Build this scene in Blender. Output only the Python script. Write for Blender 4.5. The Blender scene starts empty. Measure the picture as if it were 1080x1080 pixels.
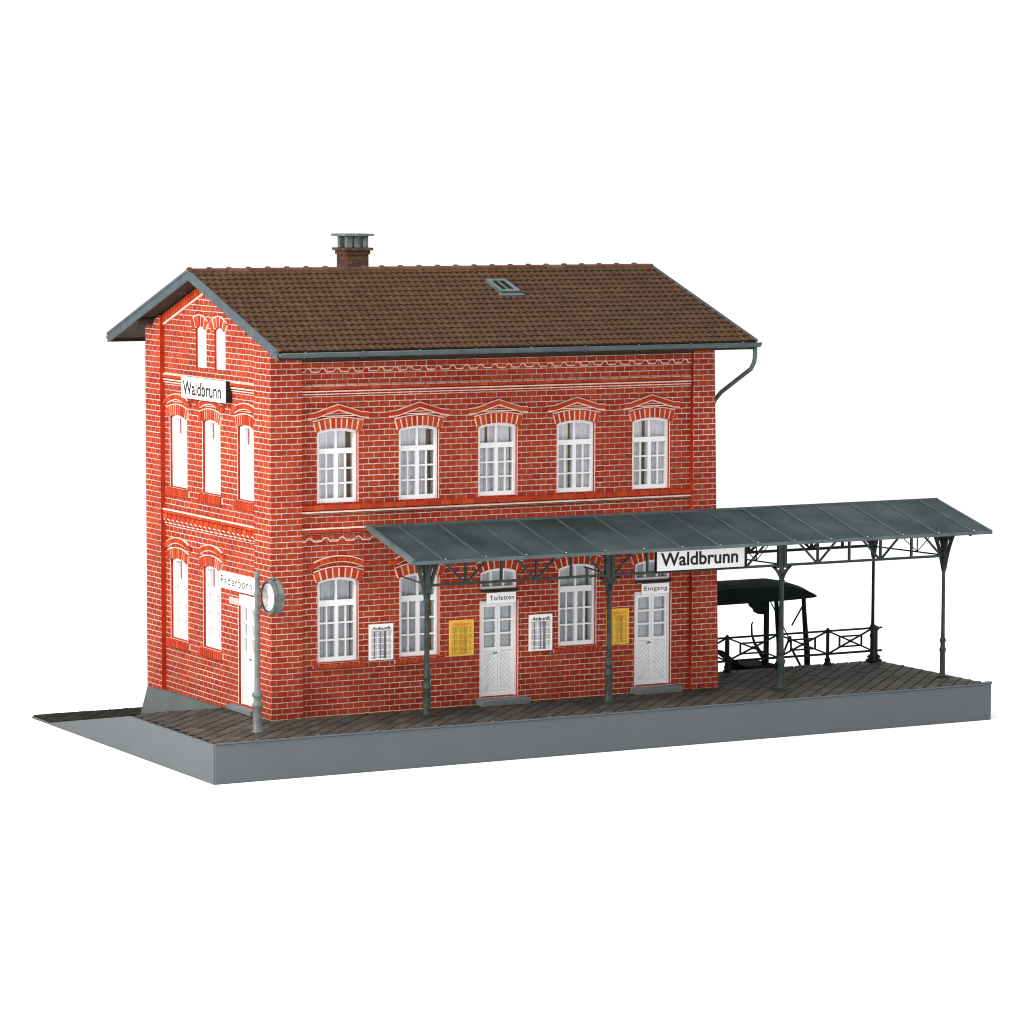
import bpy, bmesh, math, random
from mathutils import Vector, Matrix
random.seed(7)
R = math.radians
sc = bpy.context.scene
COL = sc.collection

# ------------------------------------------------------------------ materials
def newmat(name):
    m = bpy.data.materials.new(name); m.use_nodes = True
    nt = m.node_tree
    b = nt.nodes['Principled BSDF']
    return m, nt, b

def L(nt, a, ao, b, bi):
    nt.links.new(a.outputs[ao], b.inputs[bi])

def node(nt, t, **kw):
    n = nt.nodes.new(t)
    for k, v in kw.items():
        if k.startswith('i_'):
            n.inputs[k[2:].replace('_', ' ')].default_value = v
        else:
            setattr(n, k, v)
    return n

def mixc(nt, fac, a, b, blend='MIX'):
    """colour mix; fac/a/b are either (node, socket) or a value"""
    n = nt.nodes.new('ShaderNodeMix'); n.data_type = 'RGBA'; n.blend_type = blend
    for idx, v in ((0, fac), (6, a), (7, b)):
        if isinstance(v, tuple) and len(v) == 2 and hasattr(v[0], 'outputs'):
            nt.links.new(v[0].outputs[v[1]], n.inputs[idx])
        elif idx == 0:
            n.inputs[0].default_value = v
        else:
            n.inputs[idx].default_value = (*v[:3], 1)
    return (n, 2)

def ramp(nt, src, p0, p1, c0=(0, 0, 0), c1=(1, 1, 1)):
    r = nt.nodes.new('ShaderNodeValToRGB')
    r.color_ramp.elements[0].position = p0; r.color_ramp.elements[0].color = (*c0, 1)
    r.color_ramp.elements[1].position = p1; r.color_ramp.elements[1].color = (*c1, 1)
    nt.links.new(src[0].outputs[src[1]], r.inputs[0])
    return (r, 0)

def noise(nt, scale, detail=3, coord='Object', rough=.55):
    tc = nt.nodes.new('ShaderNodeTexCoord')
    n = node(nt, 'ShaderNodeTexNoise'); n.inputs['Scale'].default_value = scale
    n.inputs['Detail'].default_value = detail; n.inputs['Roughness'].default_value = rough
    nt.links.new(tc.outputs[coord], n.inputs['Vector'])
    return (n, 0)

def simple(name, c, rough=.6, spec=.25, var=.18, scale=2.2, metal=0., bump=.0, c2=None, bscale=14):
    m, nt, b = newmat(name)
    n = noise(nt, scale, 4)
    lo = tuple(x * (1 - var) for x in c) if c2 is None else c2
    hi = tuple(min(1, x * (1 + var)) for x in c)
    col = ramp(nt, n, .32, .68, lo, hi)
    nt.links.new(col[0].outputs[0], b.inputs['Base Color'])
    b.inputs['Roughness'].default_value = rough
    b.inputs['Specular IOR Level'].default_value = spec
    b.inputs['Metallic'].default_value = metal
    if bump:
        bn = noise(nt, bscale, 3)
        bp = node(nt, 'ShaderNodeBump'); bp.inputs['Strength'].default_value = bump; bp.inputs['Distance'].default_value = .02
        nt.links.new(bn[0].outputs[0], bp.inputs['Height']); nt.links.new(bp.outputs[0], b.inputs['Normal'])
    return m

BRICK_A, BRICK_B = (.262, .0255, .0140), (.335, .047, .0195)
MORTAR = (.76, .54, .46)

def brick_wall(name, bw=.335, rh=.165, ms=.0145, ca=BRICK_A, cb=BRICK_B, mort=MORTAR, wash=(.34, .60)):
    m, nt, b = newmat(name)
    tc = nt.nodes.new('ShaderNodeTexCoord')
    ns = node(nt, 'ShaderNodeTexNoise'); ns.inputs['Scale'].default_value = 5.0; ns.inputs['Detail'].default_value = 2
    nt.links.new(tc.outputs['UV'], ns.inputs['Vector'])
    sub = node(nt, 'ShaderNodeVectorMath', operation='SUBTRACT'); sub.inputs[1].default_value = (.5, .5, .5)
    nt.links.new(ns.outputs['Color'], sub.inputs[0])
    scl = node(nt, 'ShaderNodeVectorMath', operation='SCALE'); scl.inputs['Scale'].default_value = .026
    nt.links.new(sub.outputs[0], scl.inputs[0])
    add = node(nt, 'ShaderNodeVectorMath', operation='ADD')
    nt.links.new(tc.outputs['UV'], add.inputs[0]); nt.links.new(scl.outputs[0], add.inputs[1])
    br = node(nt, 'ShaderNodeTexBrick')
    br.inputs['Scale'].default_value = 1; br.inputs['Brick Width'].default_value = bw; br.inputs['Row Height'].default_value = rh
    br.inputs['Mortar Size'].default_value = ms; br.inputs['Mortar Smooth'].default_value = .15
    br.inputs['Color1'].default_value = (*ca, 1); br.inputs['Color2'].default_value = (*cb, 1); br.inputs['Mortar'].default_value = (*cb, 1)
    nt.links.new(add.outputs[0], br.inputs['Vector'])
    # blotchy firing of the bricks
    n2 = node(nt, 'ShaderNodeTexNoise'); n2.inputs['Scale'].default_value = .55; n2.inputs['Detail'].default_value = 5
    nt.links.new(tc.outputs['UV'], n2.inputs['Vector'])
    tint = ramp(nt, (n2, 0), .35, .66, (.88, .82, .86), (1.08, 1.16, 1.06))
    c = mixc(nt, 1.0, (br, 0), tint, 'MULTIPLY')
    # joint shade painted in: a wider copy of the joint pattern darkens the brick edges
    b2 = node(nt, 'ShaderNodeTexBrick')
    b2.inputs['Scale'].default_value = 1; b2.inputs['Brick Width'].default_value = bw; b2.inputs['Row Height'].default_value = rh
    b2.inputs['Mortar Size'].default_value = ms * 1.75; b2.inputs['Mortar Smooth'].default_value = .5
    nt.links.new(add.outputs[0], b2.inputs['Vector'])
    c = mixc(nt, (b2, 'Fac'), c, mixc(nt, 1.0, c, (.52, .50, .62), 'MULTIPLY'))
    # pale wash left in the joints, worn away in places
    n3 = node(nt, 'ShaderNodeTexNoise'); n3.inputs['Scale'].default_value = 2.3; n3.inputs['Detail'].default_value = 5; n3.inputs['Roughness'].default_value = .7
    nt.links.new(tc.outputs['UV'], n3.inputs['Vector'])
    w = ramp(nt, (n3, 0), wash[0], wash[1], (.50, .50, .50), (1, 1, 1))
    n4 = node(nt, 'ShaderNodeTexNoise'); n4.inputs['Scale'].default_value = .33; n4.inputs['Detail'].default_value = 4
    nt.links.new(tc.outputs['UV'], n4.inputs['Vector'])
    w = mixc(nt, 1.0, w, ramp(nt, (n4, 0), .36, .62, (.62, .62, .62), (1, 1, 1)), 'MULTIPLY')
    # bed joints kept paler than upright ones, painting in light on their ledges
    sep = node(nt, 'ShaderNodeSeparateXYZ'); nt.links.new(add.outputs[0], sep.inputs[0])
    dv = node(nt, 'ShaderNodeMath', operation='DIVIDE'); dv.inputs[1].default_value = rh; nt.links.new(sep.outputs[1], dv.inputs[0])
    fr_ = node(nt, 'ShaderNodeMath', operation='FRACT'); nt.links.new(dv.outputs[0], fr_.inputs[0])
    pg = node(nt, 'ShaderNodeMath', operation='PINGPONG'); pg.inputs[1].default_value = .5; nt.links.new(fr_.outputs[0], pg.inputs[0])
    bed = ramp(nt, (pg, 0), ms / rh * .95, ms / rh * 1.25, (1, 1, 1), (.58, .58, .58))
    m0 = node(nt, 'ShaderNodeMath', operation='MULTIPLY')
    nt.links.new(br.outputs['Fac'], m0.inputs[0]); nt.links.new(bed[0].outputs[0], m0.inputs[1])
    mul = node(nt, 'ShaderNodeMath', operation='MULTIPLY')
    nt.links.new(m0.outputs[0], mul.inputs[0]); nt.links.new(w[0].outputs[w[1]], mul.inputs[1])
    c = mixc(nt, (mul, 0), c, mort)
    nt.links.new(c[0].outputs[c[1]], b.inputs['Base Color'])
    b.inputs['Roughness'].default_value = .8; b.inputs['Specular IOR Level'].default_value = .06
    inv = node(nt, 'ShaderNodeMath', operation='SUBTRACT'); inv.inputs[0].default_value = 1
    nt.links.new(br.outputs['Fac'], inv.inputs[1])
    bp = node(nt, 'ShaderNodeBump'); bp.inputs['Strength'].default_value = .7; bp.inputs['Distance'].default_value = .03
    nt.links.new(inv.outputs[0], bp.inputs['Height']); nt.links.new(bp.outputs[0], b.inputs['Normal'])
    return m

def tile_mat(name, c0, c1, c2, rough=.75, spec=.12, bump=.25):
    """colour picked per tile from the tile's own UV cell"""
    m, nt, b = newmat(name)
    tc = nt.nodes.new('ShaderNodeTexCoord')
    wn = node(nt, 'ShaderNodeTexWhiteNoise', noise_dimensions='2D')
    nt.links.new(tc.outputs['UV'], wn.inputs['Vector'])
    r = nt.nodes.new('ShaderNodeValToRGB')
    r.color_ramp.elements[0].color = (*c0, 1); r.color_ramp.elements[1].color = (*c1, 1)
    e = r.color_ramp.elements.new(.55); e.color = (*c2, 1)
    nt.links.new(wn.outputs['Value'], r.inputs[0])
    n2 = noise(nt, .9, 5)
    t = ramp(nt, n2, .3, .7, (.86, .88, .90), (1.10, 1.06, 1.03))
    c = mixc(nt, 1, (r, 0), t, 'MULTIPLY')
    nt.links.new(c[0].outputs[c[1]], b.inputs['Base Color'])
    b.inputs['Roughness'].default_value = rough; b.inputs['Specular IOR Level'].default_value = spec
    bn = noise(nt, 22, 3)
    bp = node(nt, 'ShaderNodeBump'); bp.inputs['Strength'].default_value = bump; bp.inputs['Distance'].default_value = .02
    nt.links.new(bn[0].outputs[0], bp.inputs['Height']); nt.links.new(bp.outputs[0], b.inputs['Normal'])
    return m

M = {}
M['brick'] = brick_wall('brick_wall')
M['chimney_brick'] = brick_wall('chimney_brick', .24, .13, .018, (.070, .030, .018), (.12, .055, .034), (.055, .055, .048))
M['brick_cut'] = tile_mat('cut_brick', (.32, .028, .013), (.46, .070, .022), (.38, .042, .016), .8, .06, .3)
M['brick_dark'] = simple('plain_brick', (.36, .028, .010), .8, .05, .2, 3)
M['mortar'] = simple('pale_mortar', (.74, .52, .44), .8, .15, .15, 6)
M['roof_tile'] = tile_mat('roof_tile', (.056, .029, .0160), (.075, .042, .024), (.064, .035, .0195), .85, .06, .35)
M['ridge_tile'] = tile_mat('ridge_tile', (.070, .033, .020), (.125, .060, .037), (.092, .043, .026), .8, .08, .3)
M['clock_iron'] = simple('clock_iron', (.105, .118, .116), .45, .3, .25, 4, bump=.1)
M['white'] = simple('white_paint', (.76, .77, .79), .45, .3, .03, 3)
M['sign_white'] = simple('enamel_white', (.86, .86, .86), .4, .3, .02, 3)
M['black'] = simple('black_print', (.012, .012, .013), .6, .2, .1, 3)
M['grey_print'] = simple('grey_print', (.20, .20, .24), .6, .2, .3, 9)
M['dark_print'] = simple('dark_print', (.06, .06, .07), .6, .2, .2, 9)
M['pale_print'] = simple('pale_print', (.42, .40, .42), .6, .2, .1, 9)
M['yellow'] = simple('yellow_paper', (.74, .43, .06), .6, .2, .12, 3)
M['orange_print'] = simple('orange_print', (.62, .18, .02), .6, .2, .2, 9)
M['olive_print'] = simple('olive_print', (.36, .24, .02), .6, .2, .3, 9)
M['pink'] = simple('faded_pink', (.62, .30, .27), .6, .2, .1, 5)
M['zinc'] = simple('painted_zinc', (.060, .082, .090), .5, .25, .22, 2.5, bump=.1)
M['canopy'] = simple('sheet_metal', (.054, .071, .079), .75, .05, .0, .6, c2=(.025, .038, .038), bump=.15, bscale=30)
M['seam'] = simple('seam_metal', (.060, .080, .084), .6, .12, .2, 2.0)
M['edge_metal'] = simple('edge_metal', (.080, .103, .110), .6, .15, .2, 2.0)
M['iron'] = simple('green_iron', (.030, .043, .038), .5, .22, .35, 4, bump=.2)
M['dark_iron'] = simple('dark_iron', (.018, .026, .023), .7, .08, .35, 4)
M['soot'] = simple('dark_lacquer', (.009, .013, .0115), .85, .03, .3, 2)
M['rivet'] = simple('bare_rivet', (.55, .58, .58), .4, .4, .1, 8)
M['grey'] = simple('grey_stone', (.100, .112, .122), .7, .1, .025, .8, bump=.06, bscale=20)
M['plinth'] = simple('plinth_grey', (.090, .106, .108), .7, .15, .08, 1.2, bump=.08)
M['step'] = simple('step_stone', (.135, .152, .160), .7, .15, .15, 3, bump=.1)
M['paving'] = tile_mat('paving_slab', (.036, .034, .030), (.078, .070, .060), (.054, .050, .044), .7, .12, .4)
M['joint'] = simple('dark_joint', (.010, .009, .008), .9, .05, .3, 5)
M['ramp'] = tile_mat('ramp_slab', (.010, .012, .008), (.022, .022, .015), (.015, .016, .011), .85, .05, .4)
M['soffit'] = simple('soffit_wood', (.036, .024, .017), .75, .12, .3, 3)
M['board'] = simple('bargeboard_paint', (.056, .074, .085), .6, .15, .15, 3)
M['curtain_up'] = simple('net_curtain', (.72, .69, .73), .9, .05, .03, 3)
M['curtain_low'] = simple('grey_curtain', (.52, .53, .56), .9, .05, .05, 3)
M['curtain_side'] = simple('white_curtain', (.58, .65, .74), .9, .05, .03, 3)
M['dim_room_strip'] = simple('dim_room_strip', (.17, .125, .07), .9, .05, .1, 3)  # fills the curtain gaps; the dim room behind is painted in brown
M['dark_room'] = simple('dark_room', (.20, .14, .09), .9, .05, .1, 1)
M['dial'] = simple('clock_dial', (.78, .76, .76), .45, .3, .03, 3)
M['concrete'] = simple('cowl_concrete', (.11, .14, .145), .7, .15, .35, 5)

def pane_mat():
    m, nt, b = newmat('window_glass')
    out = nt.nodes['Material Output']
    nt.nodes.remove(b)
    tr = node(nt, 'ShaderNodeBsdfTransparent'); tr.inputs[0].default_value = (.93, .95, .95, 1)
    gl = node(nt, 'ShaderNodeBsdfGlossy'); gl.inputs['Roughness'].default_value = .12
    fr = node(nt, 'ShaderNodeFresnel'); fr.inputs[0].default_value = 1.12
    mx = node(nt, 'ShaderNodeMixShader')
    nt.links.new(fr.outputs[0], mx.inputs[0]); nt.links.new(tr.outputs[0], mx.inputs[1]); nt.links.new(gl.outputs[0], mx.inputs[2])
    nt.links.new(mx.outputs[0], out.inputs[0])
    return m
M['pane'] = pane_mat()

# ------------------------------------------------------------------ mesh builder (world coordinates in)
class MB:
    def __init__(s):
        s.v = []; s.f = []; s.uv = []; s.mi = []; s.mat = 0; s.smooth = []; s.sm = False
    def face(s, pts, uv=None):
        i = len(s.v); s.v += [tuple(p) for p in pts]
        s.f.append(tuple(range(i, i + len(pts))))
        if uv is None:
            n = Vector((0, 0, 0)); c = [Vector(p) for p in pts]
            for k in range(len(c)):
                a, b = c[k], c[(k + 1) % len(c)]
                n += Vector(((a.y - b.y) * (a.z + b.z), (a.z - b.z) * (a.x + b.x), (a.x - b.x) * (a.y + b.y)))
            ax, ay, az = abs(n.x), abs(n.y), abs(n.z)
            if ax >= ay and ax >= az: uv = [(p.y, p.z) for p in c]
            elif ay >= az: uv = [(p.x, p.z) for p in c]
            else: uv = [(p.x, p.y) for p in c]
        elif isinstance(uv, tuple):
            uv = [uv] * len(pts)
        s.uv.append(uv); s.mi.append(s.mat); s.smooth.append(s.sm)
    def box(s, x0, x1, y0, y1, z0, z1, uv=None):
        p = [(x, y, z) for z in (z0, z1) for y in (y0, y1) for x in (x0, x1)]
        for q in ((0, 2, 3, 1), (4, 5, 7, 6), (0, 1, 5, 4), (1, 3, 7, 5), (3, 2, 6, 7), (2, 0, 4, 6)):
            s.face([p[k] for k in q], uv)
    def loft(s, a, b, caps=True, uv=None):
        n = len(a)
        for k in range(n):
            j = (k + 1) % n
            s.face([a[k], a[j], b[j], b[k]], uv)
        if caps:
            s.face(list(reversed(a)), uv); s.face(b, uv)
    def prism(s, poly, o0, o1, P, uv=None):
        s.loft([P(q[0], q[1], o0) for q in poly], [P(q[0], q[1], o1) for q in poly], True, uv)
    def bar(s, p0, p1, w, h=None, up=(0, 0, 1)):
        h = h or w
        p0, p1 = Vector(p0), Vector(p1); d = (p1 - p0).normalized()
        u = Vector(up)
        if abs(d.dot(u)) > .98: u = Vector((0, 1, 0))
        r = d.cross(u).normalized(); u = r.cross(d)
        q = [r * (-w / 2) + u * (-h / 2), r * (w / 2) + u * (-h / 2), r * (w / 2) + u * (h / 2), r * (-w / 2) + u * (h / 2)]
        s.loft([p0 + k for k in q], [p1 + k for k in q])
    def tube(s, pts, r, n=8, caps=True):
        pts = [Vector(p) for p in pts]; rings = []
        rr = r if isinstance(r, (list, tuple)) else [r] * len(pts)
        ref = None
        for i, p in enumerate(pts):
            d = (pts[min(i + 1, len(pts) - 1)] - pts[max(i - 1, 0)]).normalized()
            if ref is None:
                ref = Vector((0, 0, 1)) if abs(d.z) < .9 else Vector((1, 0, 0))
            a = (ref - d * ref.dot(d)).normalized(); ref = a; b = d.cross(a)
            rings.append([p + (a * math.cos(2 * math.pi * k / n) + b * math.sin(2 * math.pi * k / n)) * rr[i] for k in range(n)])
        s.sm = True
        for i in range(len(rings) - 1): s.loft(rings[i], rings[i + 1], False)
        s.sm = False
        if caps:
            s.face(list(reversed(rings[0]))); s.face(rings[-1])
    def lathe(s, prof, c, axis='z', n=16):
        """prof: (radius, along); c: centre"""
        c = Vector(c)
        ax = {'x': (Vector((0, 1, 0)), Vector((0, 0, 1)), Vector((1, 0, 0))), 'y': (Vector((0, 0, 1)), Vector((1, 0, 0)), Vector((0, 1, 0))), 'z': (Vector((1, 0, 0)), Vector((0, 1, 0)), Vector((0, 0, 1)))}[axis]
        rings = [[c + ax[2] * h + (ax[0] * math.cos(2 * math.pi * k / n) + ax[1] * math.sin(2 * math.pi * k / n)) * r for k in range(n)] for r, h in prof]
        s.sm = True
        for i in range(len(rings) - 1): s.loft(rings[i], rings[i + 1], False)
        s.sm = False
        s.face(list(reversed(rings[0]))); s.face(rings[-1])
    def build(s, name, mats, parent=None, bevel=0, label=None):
        if not isinstance(mats, (list, tuple)): mats = [mats]
        org = ORIGIN.get(parent.name, Vector()) if parent else (Vector(s.v[0]) * 0)
        me = bpy.data.meshes.new(name)
        bm = bmesh.new(); uvl = bm.loops.layers.uv.new('UVMap')
        vs = [bm.verts.new(Vector(p) - org) for p in s.v]
        for f, uv, mi, sm in zip(s.f, s.uv, s.mi, s.smooth):
            try: fc = bm.faces.new([vs[k] for k in f])
            except ValueError: continue
            fc.material_index = mi; fc.smooth = sm
            for lp, q in zip(fc.loops, uv): lp[uvl].uv = q
        bmesh.ops.remove_doubles(bm, verts=bm.verts, dist=1e-5)
        bmesh.ops.recalc_face_normals(bm, faces=bm.faces)
        bm.to_mesh(me); bm.free()
        for m in mats: me.materials.append(m)
        o = bpy.data.objects.new(name, me); COL.objects.link(o)
        if parent:
            o.parent = parent; ORIGIN[o.name] = org
        if bevel:
            b = o.modifiers.new('edge', 'BEVEL'); b.width = bevel; b.segments = 2; b.limit_method = 'ANGLE'; b.angle_limit = R(40)
        if label: o['label'] = label
        return o

ORIGIN = {}
def thing(name, label, cat, loc, group=None):
    o = bpy.data.objects.new(name, None); COL.objects.link(o)
    o.location = loc; ORIGIN[o.name] = Vector(loc); o.empty_display_size = .3
    o['label'] = label; o['category'] = cat
    if group: o['group'] = group
    return o

def text_part(name, txt, mat, parent, s0, s1, z0, z1, o, P, flip=False, bold=.0, depth=.006, spacing=1.0):
    cu = bpy.data.curves.new(name, 'FONT'); cu.body = txt; cu.size = 1; cu.offset = bold; cu.space_character = spacing
    ob = bpy.data.objects.new(name, cu); COL.objects.link(ob)
    bpy.context.view_layer.update()
    me = bpy.data.meshes.new_from_object(ob.evaluated_get(bpy.context.evaluated_depsgraph_get()))
    bpy.data.objects.remove(ob); bpy.data.curves.remove(cu)
    xs = [v.co.x for v in me.vertices]; ys = [v.co.y for v in me.vertices]
    x0, x1, y0, y1 = min(xs), max(xs), min(ys), max(ys)
    mb = MB()
    for p in me.polygons:
        pts = []
        for k in p.vertices:
            c = me.vertices[k].co
            pts.append(P(s0 + (s1 - s0) * (c.x - x0) / (x1 - x0), z0 + (z1 - z0) * (c.y - y0) / (y1 - y0), o))
        mb.face(pts)
    bpy.data.meshes.remove(me)
    return mb.build(name, mat, parent)

# wall planes: s along the wall, z up, o outwards
FY, GX = .15, .15
def PF(s, z, o): return (s, FY - o, z)
def PG(s, z, o): return (GX - o, s, z)

def arc(cx, apex, hw, rise, n=10):
    Rr = (hw * hw + rise * rise) / (2 * rise); zc = apex - Rr; a = math.asin(min(1, hw / Rr))
    return [(cx + Rr * math.sin(-a + 2 * a * k / n), zc + Rr * math.cos(-a + 2 * a * k / n)) for k in range(n + 1)], Rr, zc, a

def opening(cx, hw, z0, apex, rise):
    if rise <= 0: return [(cx - hw, z0), (cx + hw, z0), (cx + hw, apex), (cx - hw, apex)]
    pts = arc(cx, apex, hw, rise, 8)[0]
    return [(cx - hw, z0), (cx + hw, z0)] + list(reversed(pts))

def fill_holes(mb, outer, holes, P, o):
    bm = bmesh.new(); ed = []
    for loop in [outer] + holes:
        vs = [bm.verts.new((q[0], q[1], 0)) for q in loop]
        for k in range(len(vs)): ed.append(bm.edges.new((vs[k], vs[(k + 1) % len(vs)])))
    bmesh.ops.triangle_fill(bm, edges=ed, use_beauty=True, use_dissolve=False)
    for f in bm.faces:
        mb.face([P(v.co.x, v.co.y, o) for v in f.verts])
    bm.free()

def voussoirs(mb, cx, apex, hw, rise, th, n, o0, o1, P, gap=.03, tag=0):
    _, Rr, zc, a = arc(cx, apex, hw, rise)
    for k in range(n):
        t0 = -a + 2 * a * k / n + gap / Rr / 2; t1 = -a + 2 * a * (k + 1) / n - gap / Rr / 2
        q = [(cx + r * math.sin(t), zc + r * math.cos(t)) for r, t in ((Rr, t0), (Rr, t1), (Rr + th, t1), (Rr + th, t0))]
        mb.prism(q, o0, o1 + random.uniform(-.008, .012), P, (tag + k * 1.37 + cx, apex))

def arch_band(mb, cx, apex, hw, rise, th, o0, o1, P, n=12):
    _, Rr, zc, a = arc(cx, apex, hw, rise)
    for k in range(n):
        t0 = -a + 2 * a * k / n; t1 = -a + 2 * a * (k + 1) / n
        q = [(cx + r * math.sin(t), zc + r * math.cos(t)) for r, t in ((Rr, t0), (Rr, t1), (Rr + th, t1), (Rr + th, t0))]
        mb.loft([P(u, z, o0) for u, z in q], [P(u, z, o1) for u, z in q], True)

# ------------------------------------------------------------------ the building
D = 9.14; LEN = 15.0
EAVE_Y, EAVE_Z, RIDGE_Y, RIDGE_Z = -1.634, 10.654, 4.57, 12.741
SLOPE = (RIDGE_Z - EAVE_Z) / (RIDGE_Y - EAVE_Y)
BACK_Y = 2 * RIDGE_Y - EAVE_Y
XL, XR = -.53, 15.22
bld = thing('station_building', 'two-storey red brick station building with brown tiled gable roof', 'building', (0, 0, 0))

FX = [2.19, 4.81, 7.42, 10.06, 12.66]
GYW = [6.95, 4.50, 1.97]
HW = .63
UP0, UP1, LO0, LO1 = 6.17, 8.33, 1.56, 4.02
holesF = [opening(x, HW, UP0, UP1, .085) for x in FX]
LOWX = [2.19, 4.83, 10.13]
holesF += [opening(x, HW, LO0, LO1, .11) for x in LOWX]
DOORX = [7.47, 12.76]
holesF += [opening(x, .62, .2, 3.06, 0) for x in DOORX]
holesF += [opening(x, .62, 3.40, LO1, .11) for x in DOORX]
holesG = [opening(y, HW, UP0, UP1 + .04, .10) for y in GYW] + [opening(y, HW, LO0, LO1, .10) for y in GYW[:2]]
holesG += [opening(1.97, .62, .14, 3.20, .0)]
ATTIC = [5.24, 3.86]
holesG += [opening(y, .39, 9.86, 11.12, .12) for y in ATTIC]

wall = MB()
Z0 = -.12; ZT = 10.55
fill_holes(wall, [(.99, Z0), (14.05, Z0), (14.05, ZT), (.99, ZT)], holesF, PF, 0)
def gz(y): return RIDGE_Z - .25 - abs(y - RIDGE_Y) * SLOPE
PB = D - 1.14
fill_holes(wall, [(1.14, Z0), (PB, Z0), (PB, gz(PB)), (RIDGE_Y, gz(RIDGE_Y)), (1.14, gz(1.14))], holesG, PG, 0)
for hs, P in ((holesF, PF), (holesG, PG)):
    for h in hs:
        for k in range(len(h)):
            a, b = h[k], h[(k + 1) % len(h)]
            wall.mat = 1; wall.face([P(*a, 0), P(*b, 0), P(*b, -.30), P(*a, -.30)]); wall.mat = 0
# corner pilasters standing proud of the panels, other walls
def pil(x0, x1, y0, y1, zt): wall.box(x0, x1, y0, y1, Z0, zt)
wall.box(0, .99, 0, 1.14, Z0, gz(0) - .02)
wall.face([(0, 0, gz(0) - .02), (.99, 0, gz(0) - .02), (.99, 1.14, gz(1.14)), (0, 1.14, gz(1.14))])
wall.face([(0, 0, gz(0) - .02), (0, 1.14, gz(1.14)), (0, 1.14, gz(0) - .02)])
zt_ = gz(0) - .02
def rx(z): return 15.02 - .022 * z
wall.loft([(14.05, 0, Z0), (rx(Z0), 0, Z0), (rx(Z0), 1.14, Z0), (14.05, 1.14, Z0)], [(14.05, 0, zt_), (rx(zt_), 0, zt_), (rx(zt_), 1.14, zt_), (14.05, 1.14, zt_)])
wall.face([(0, 1.14, gz(0) - .02), (.16, 1.14, gz(0) - .02), (.16, 1.14, gz(1.14)), (0, 1.14, gz(1.14))])
wall.face([(0, PB, gz(0) - .02), (.16, PB, gz(0) - .02), (.16, PB, gz(PB)), (0, PB, gz(PB))])
wall.mat = 1   # sides of the piers, where no joints are drawn
wall.face([(14.047, -.0, Z0), (14.047, .15, Z0), (14.047, .15, 10.55), (14.047, 0, 10.55)])
wall.face([(0, PB - .003, Z0), (.15, PB - .003, Z0), (.15, PB - .003, gz(PB)), (0, PB - .003, gz(PB))])
wall.mat = 0
wall.box(0, .99, PB, D, Z0, gz(D) - .02)
wall.face([(0, D, gz(D) - .02), (0, PB, gz(PB)), (0, PB, gz(D) - .02)])
wall.face([(rx(z) - .004, y, z) for y, z in ((1.14, Z0), (D, Z0), (D, gz(D)), (RIDGE_Y, gz(RIDGE_Y)), (1.14, gz(1.14)))])
wall.face([(.99, D - .1, Z0), (LEN, D - .1, Z0), (LEN, D - .1, gz(D)), (.99, D - .1, gz(D))])
wall.mat = 2   # pale wash caught on the arrises of the openings
for h, P in [(h, PF) for h in holesF[:8]] + [(h, PG) for h in holesG[:5]]:
    xs = [q[0] for q in h]; zs = [q[1] for q in h]
    for a, b in ((min(xs) - .026, min(xs) - .002), (max(xs) + .002, max(xs) + .026)):
        wall.prism([(a, min(zs)), (b, min(zs)), (b, max(zs) - .12), (a, max(zs) - .12)], -.012, .008, P)
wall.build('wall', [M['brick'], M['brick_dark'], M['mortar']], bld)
# interior kept dark: floors and a spine wall
inn = MB()
inn.box(1.2, 13.9, 1.3, 8.2, 5.1, 5.2); inn.box(1.2, 13.9, 2.6, 2.7, .05, 9.5); inn.box(1.2, 13.9, 1.3, 8.2, -.05, .04)
inn.build('inner_wall', M['dark_room'], bld)

# raking brick border under the gable verge
rk = MB()
for sgn in (1, -1):
    n = 17
    for k in range(n):
        y0 = RIDGE_Y + sgn * (.03 + k * (4.57 - 1.2) / n * 1.0); y1 = RIDGE_Y + sgn * (.0 + (k + 1) * (4.57 - 1.2) / n * 1.0)
        q = [(y0, gz(y0) - .26), (y1, gz(y1) - .26), (y1, gz(y1) + .0), (y0, gz(y0) + .0)]
        q = [(y0 + sgn * .02, q[0][1]), (y1 - sgn * .02, q[1][1]), (y1 - sgn * .02, q[2][1]), (y0 + sgn * .02, q[3][1])]
        rk.prism(q, .004, .085, PG, (k * 1.7, sgn))
    rk.mat = 1
    ya, yb = RIDGE_Y, RIDGE_Y + sgn * (4.57 - 1.17)
    rk.prism([(ya, gz(ya) - .25), (yb, gz(yb) - .25), (yb, gz(yb) - .01), (ya, gz(ya) - .01)], .002, .05, PG)
    rk.prism([(ya, gz(ya) - .305), (yb, gz(yb) - .305), (yb, gz(yb) - .263), (ya, gz(ya) - .263)], .002, .06, PG)
    rk.mat = 0
rk.build('verge_border', [M['brick_cut'], M['mortar']], bld)

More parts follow.
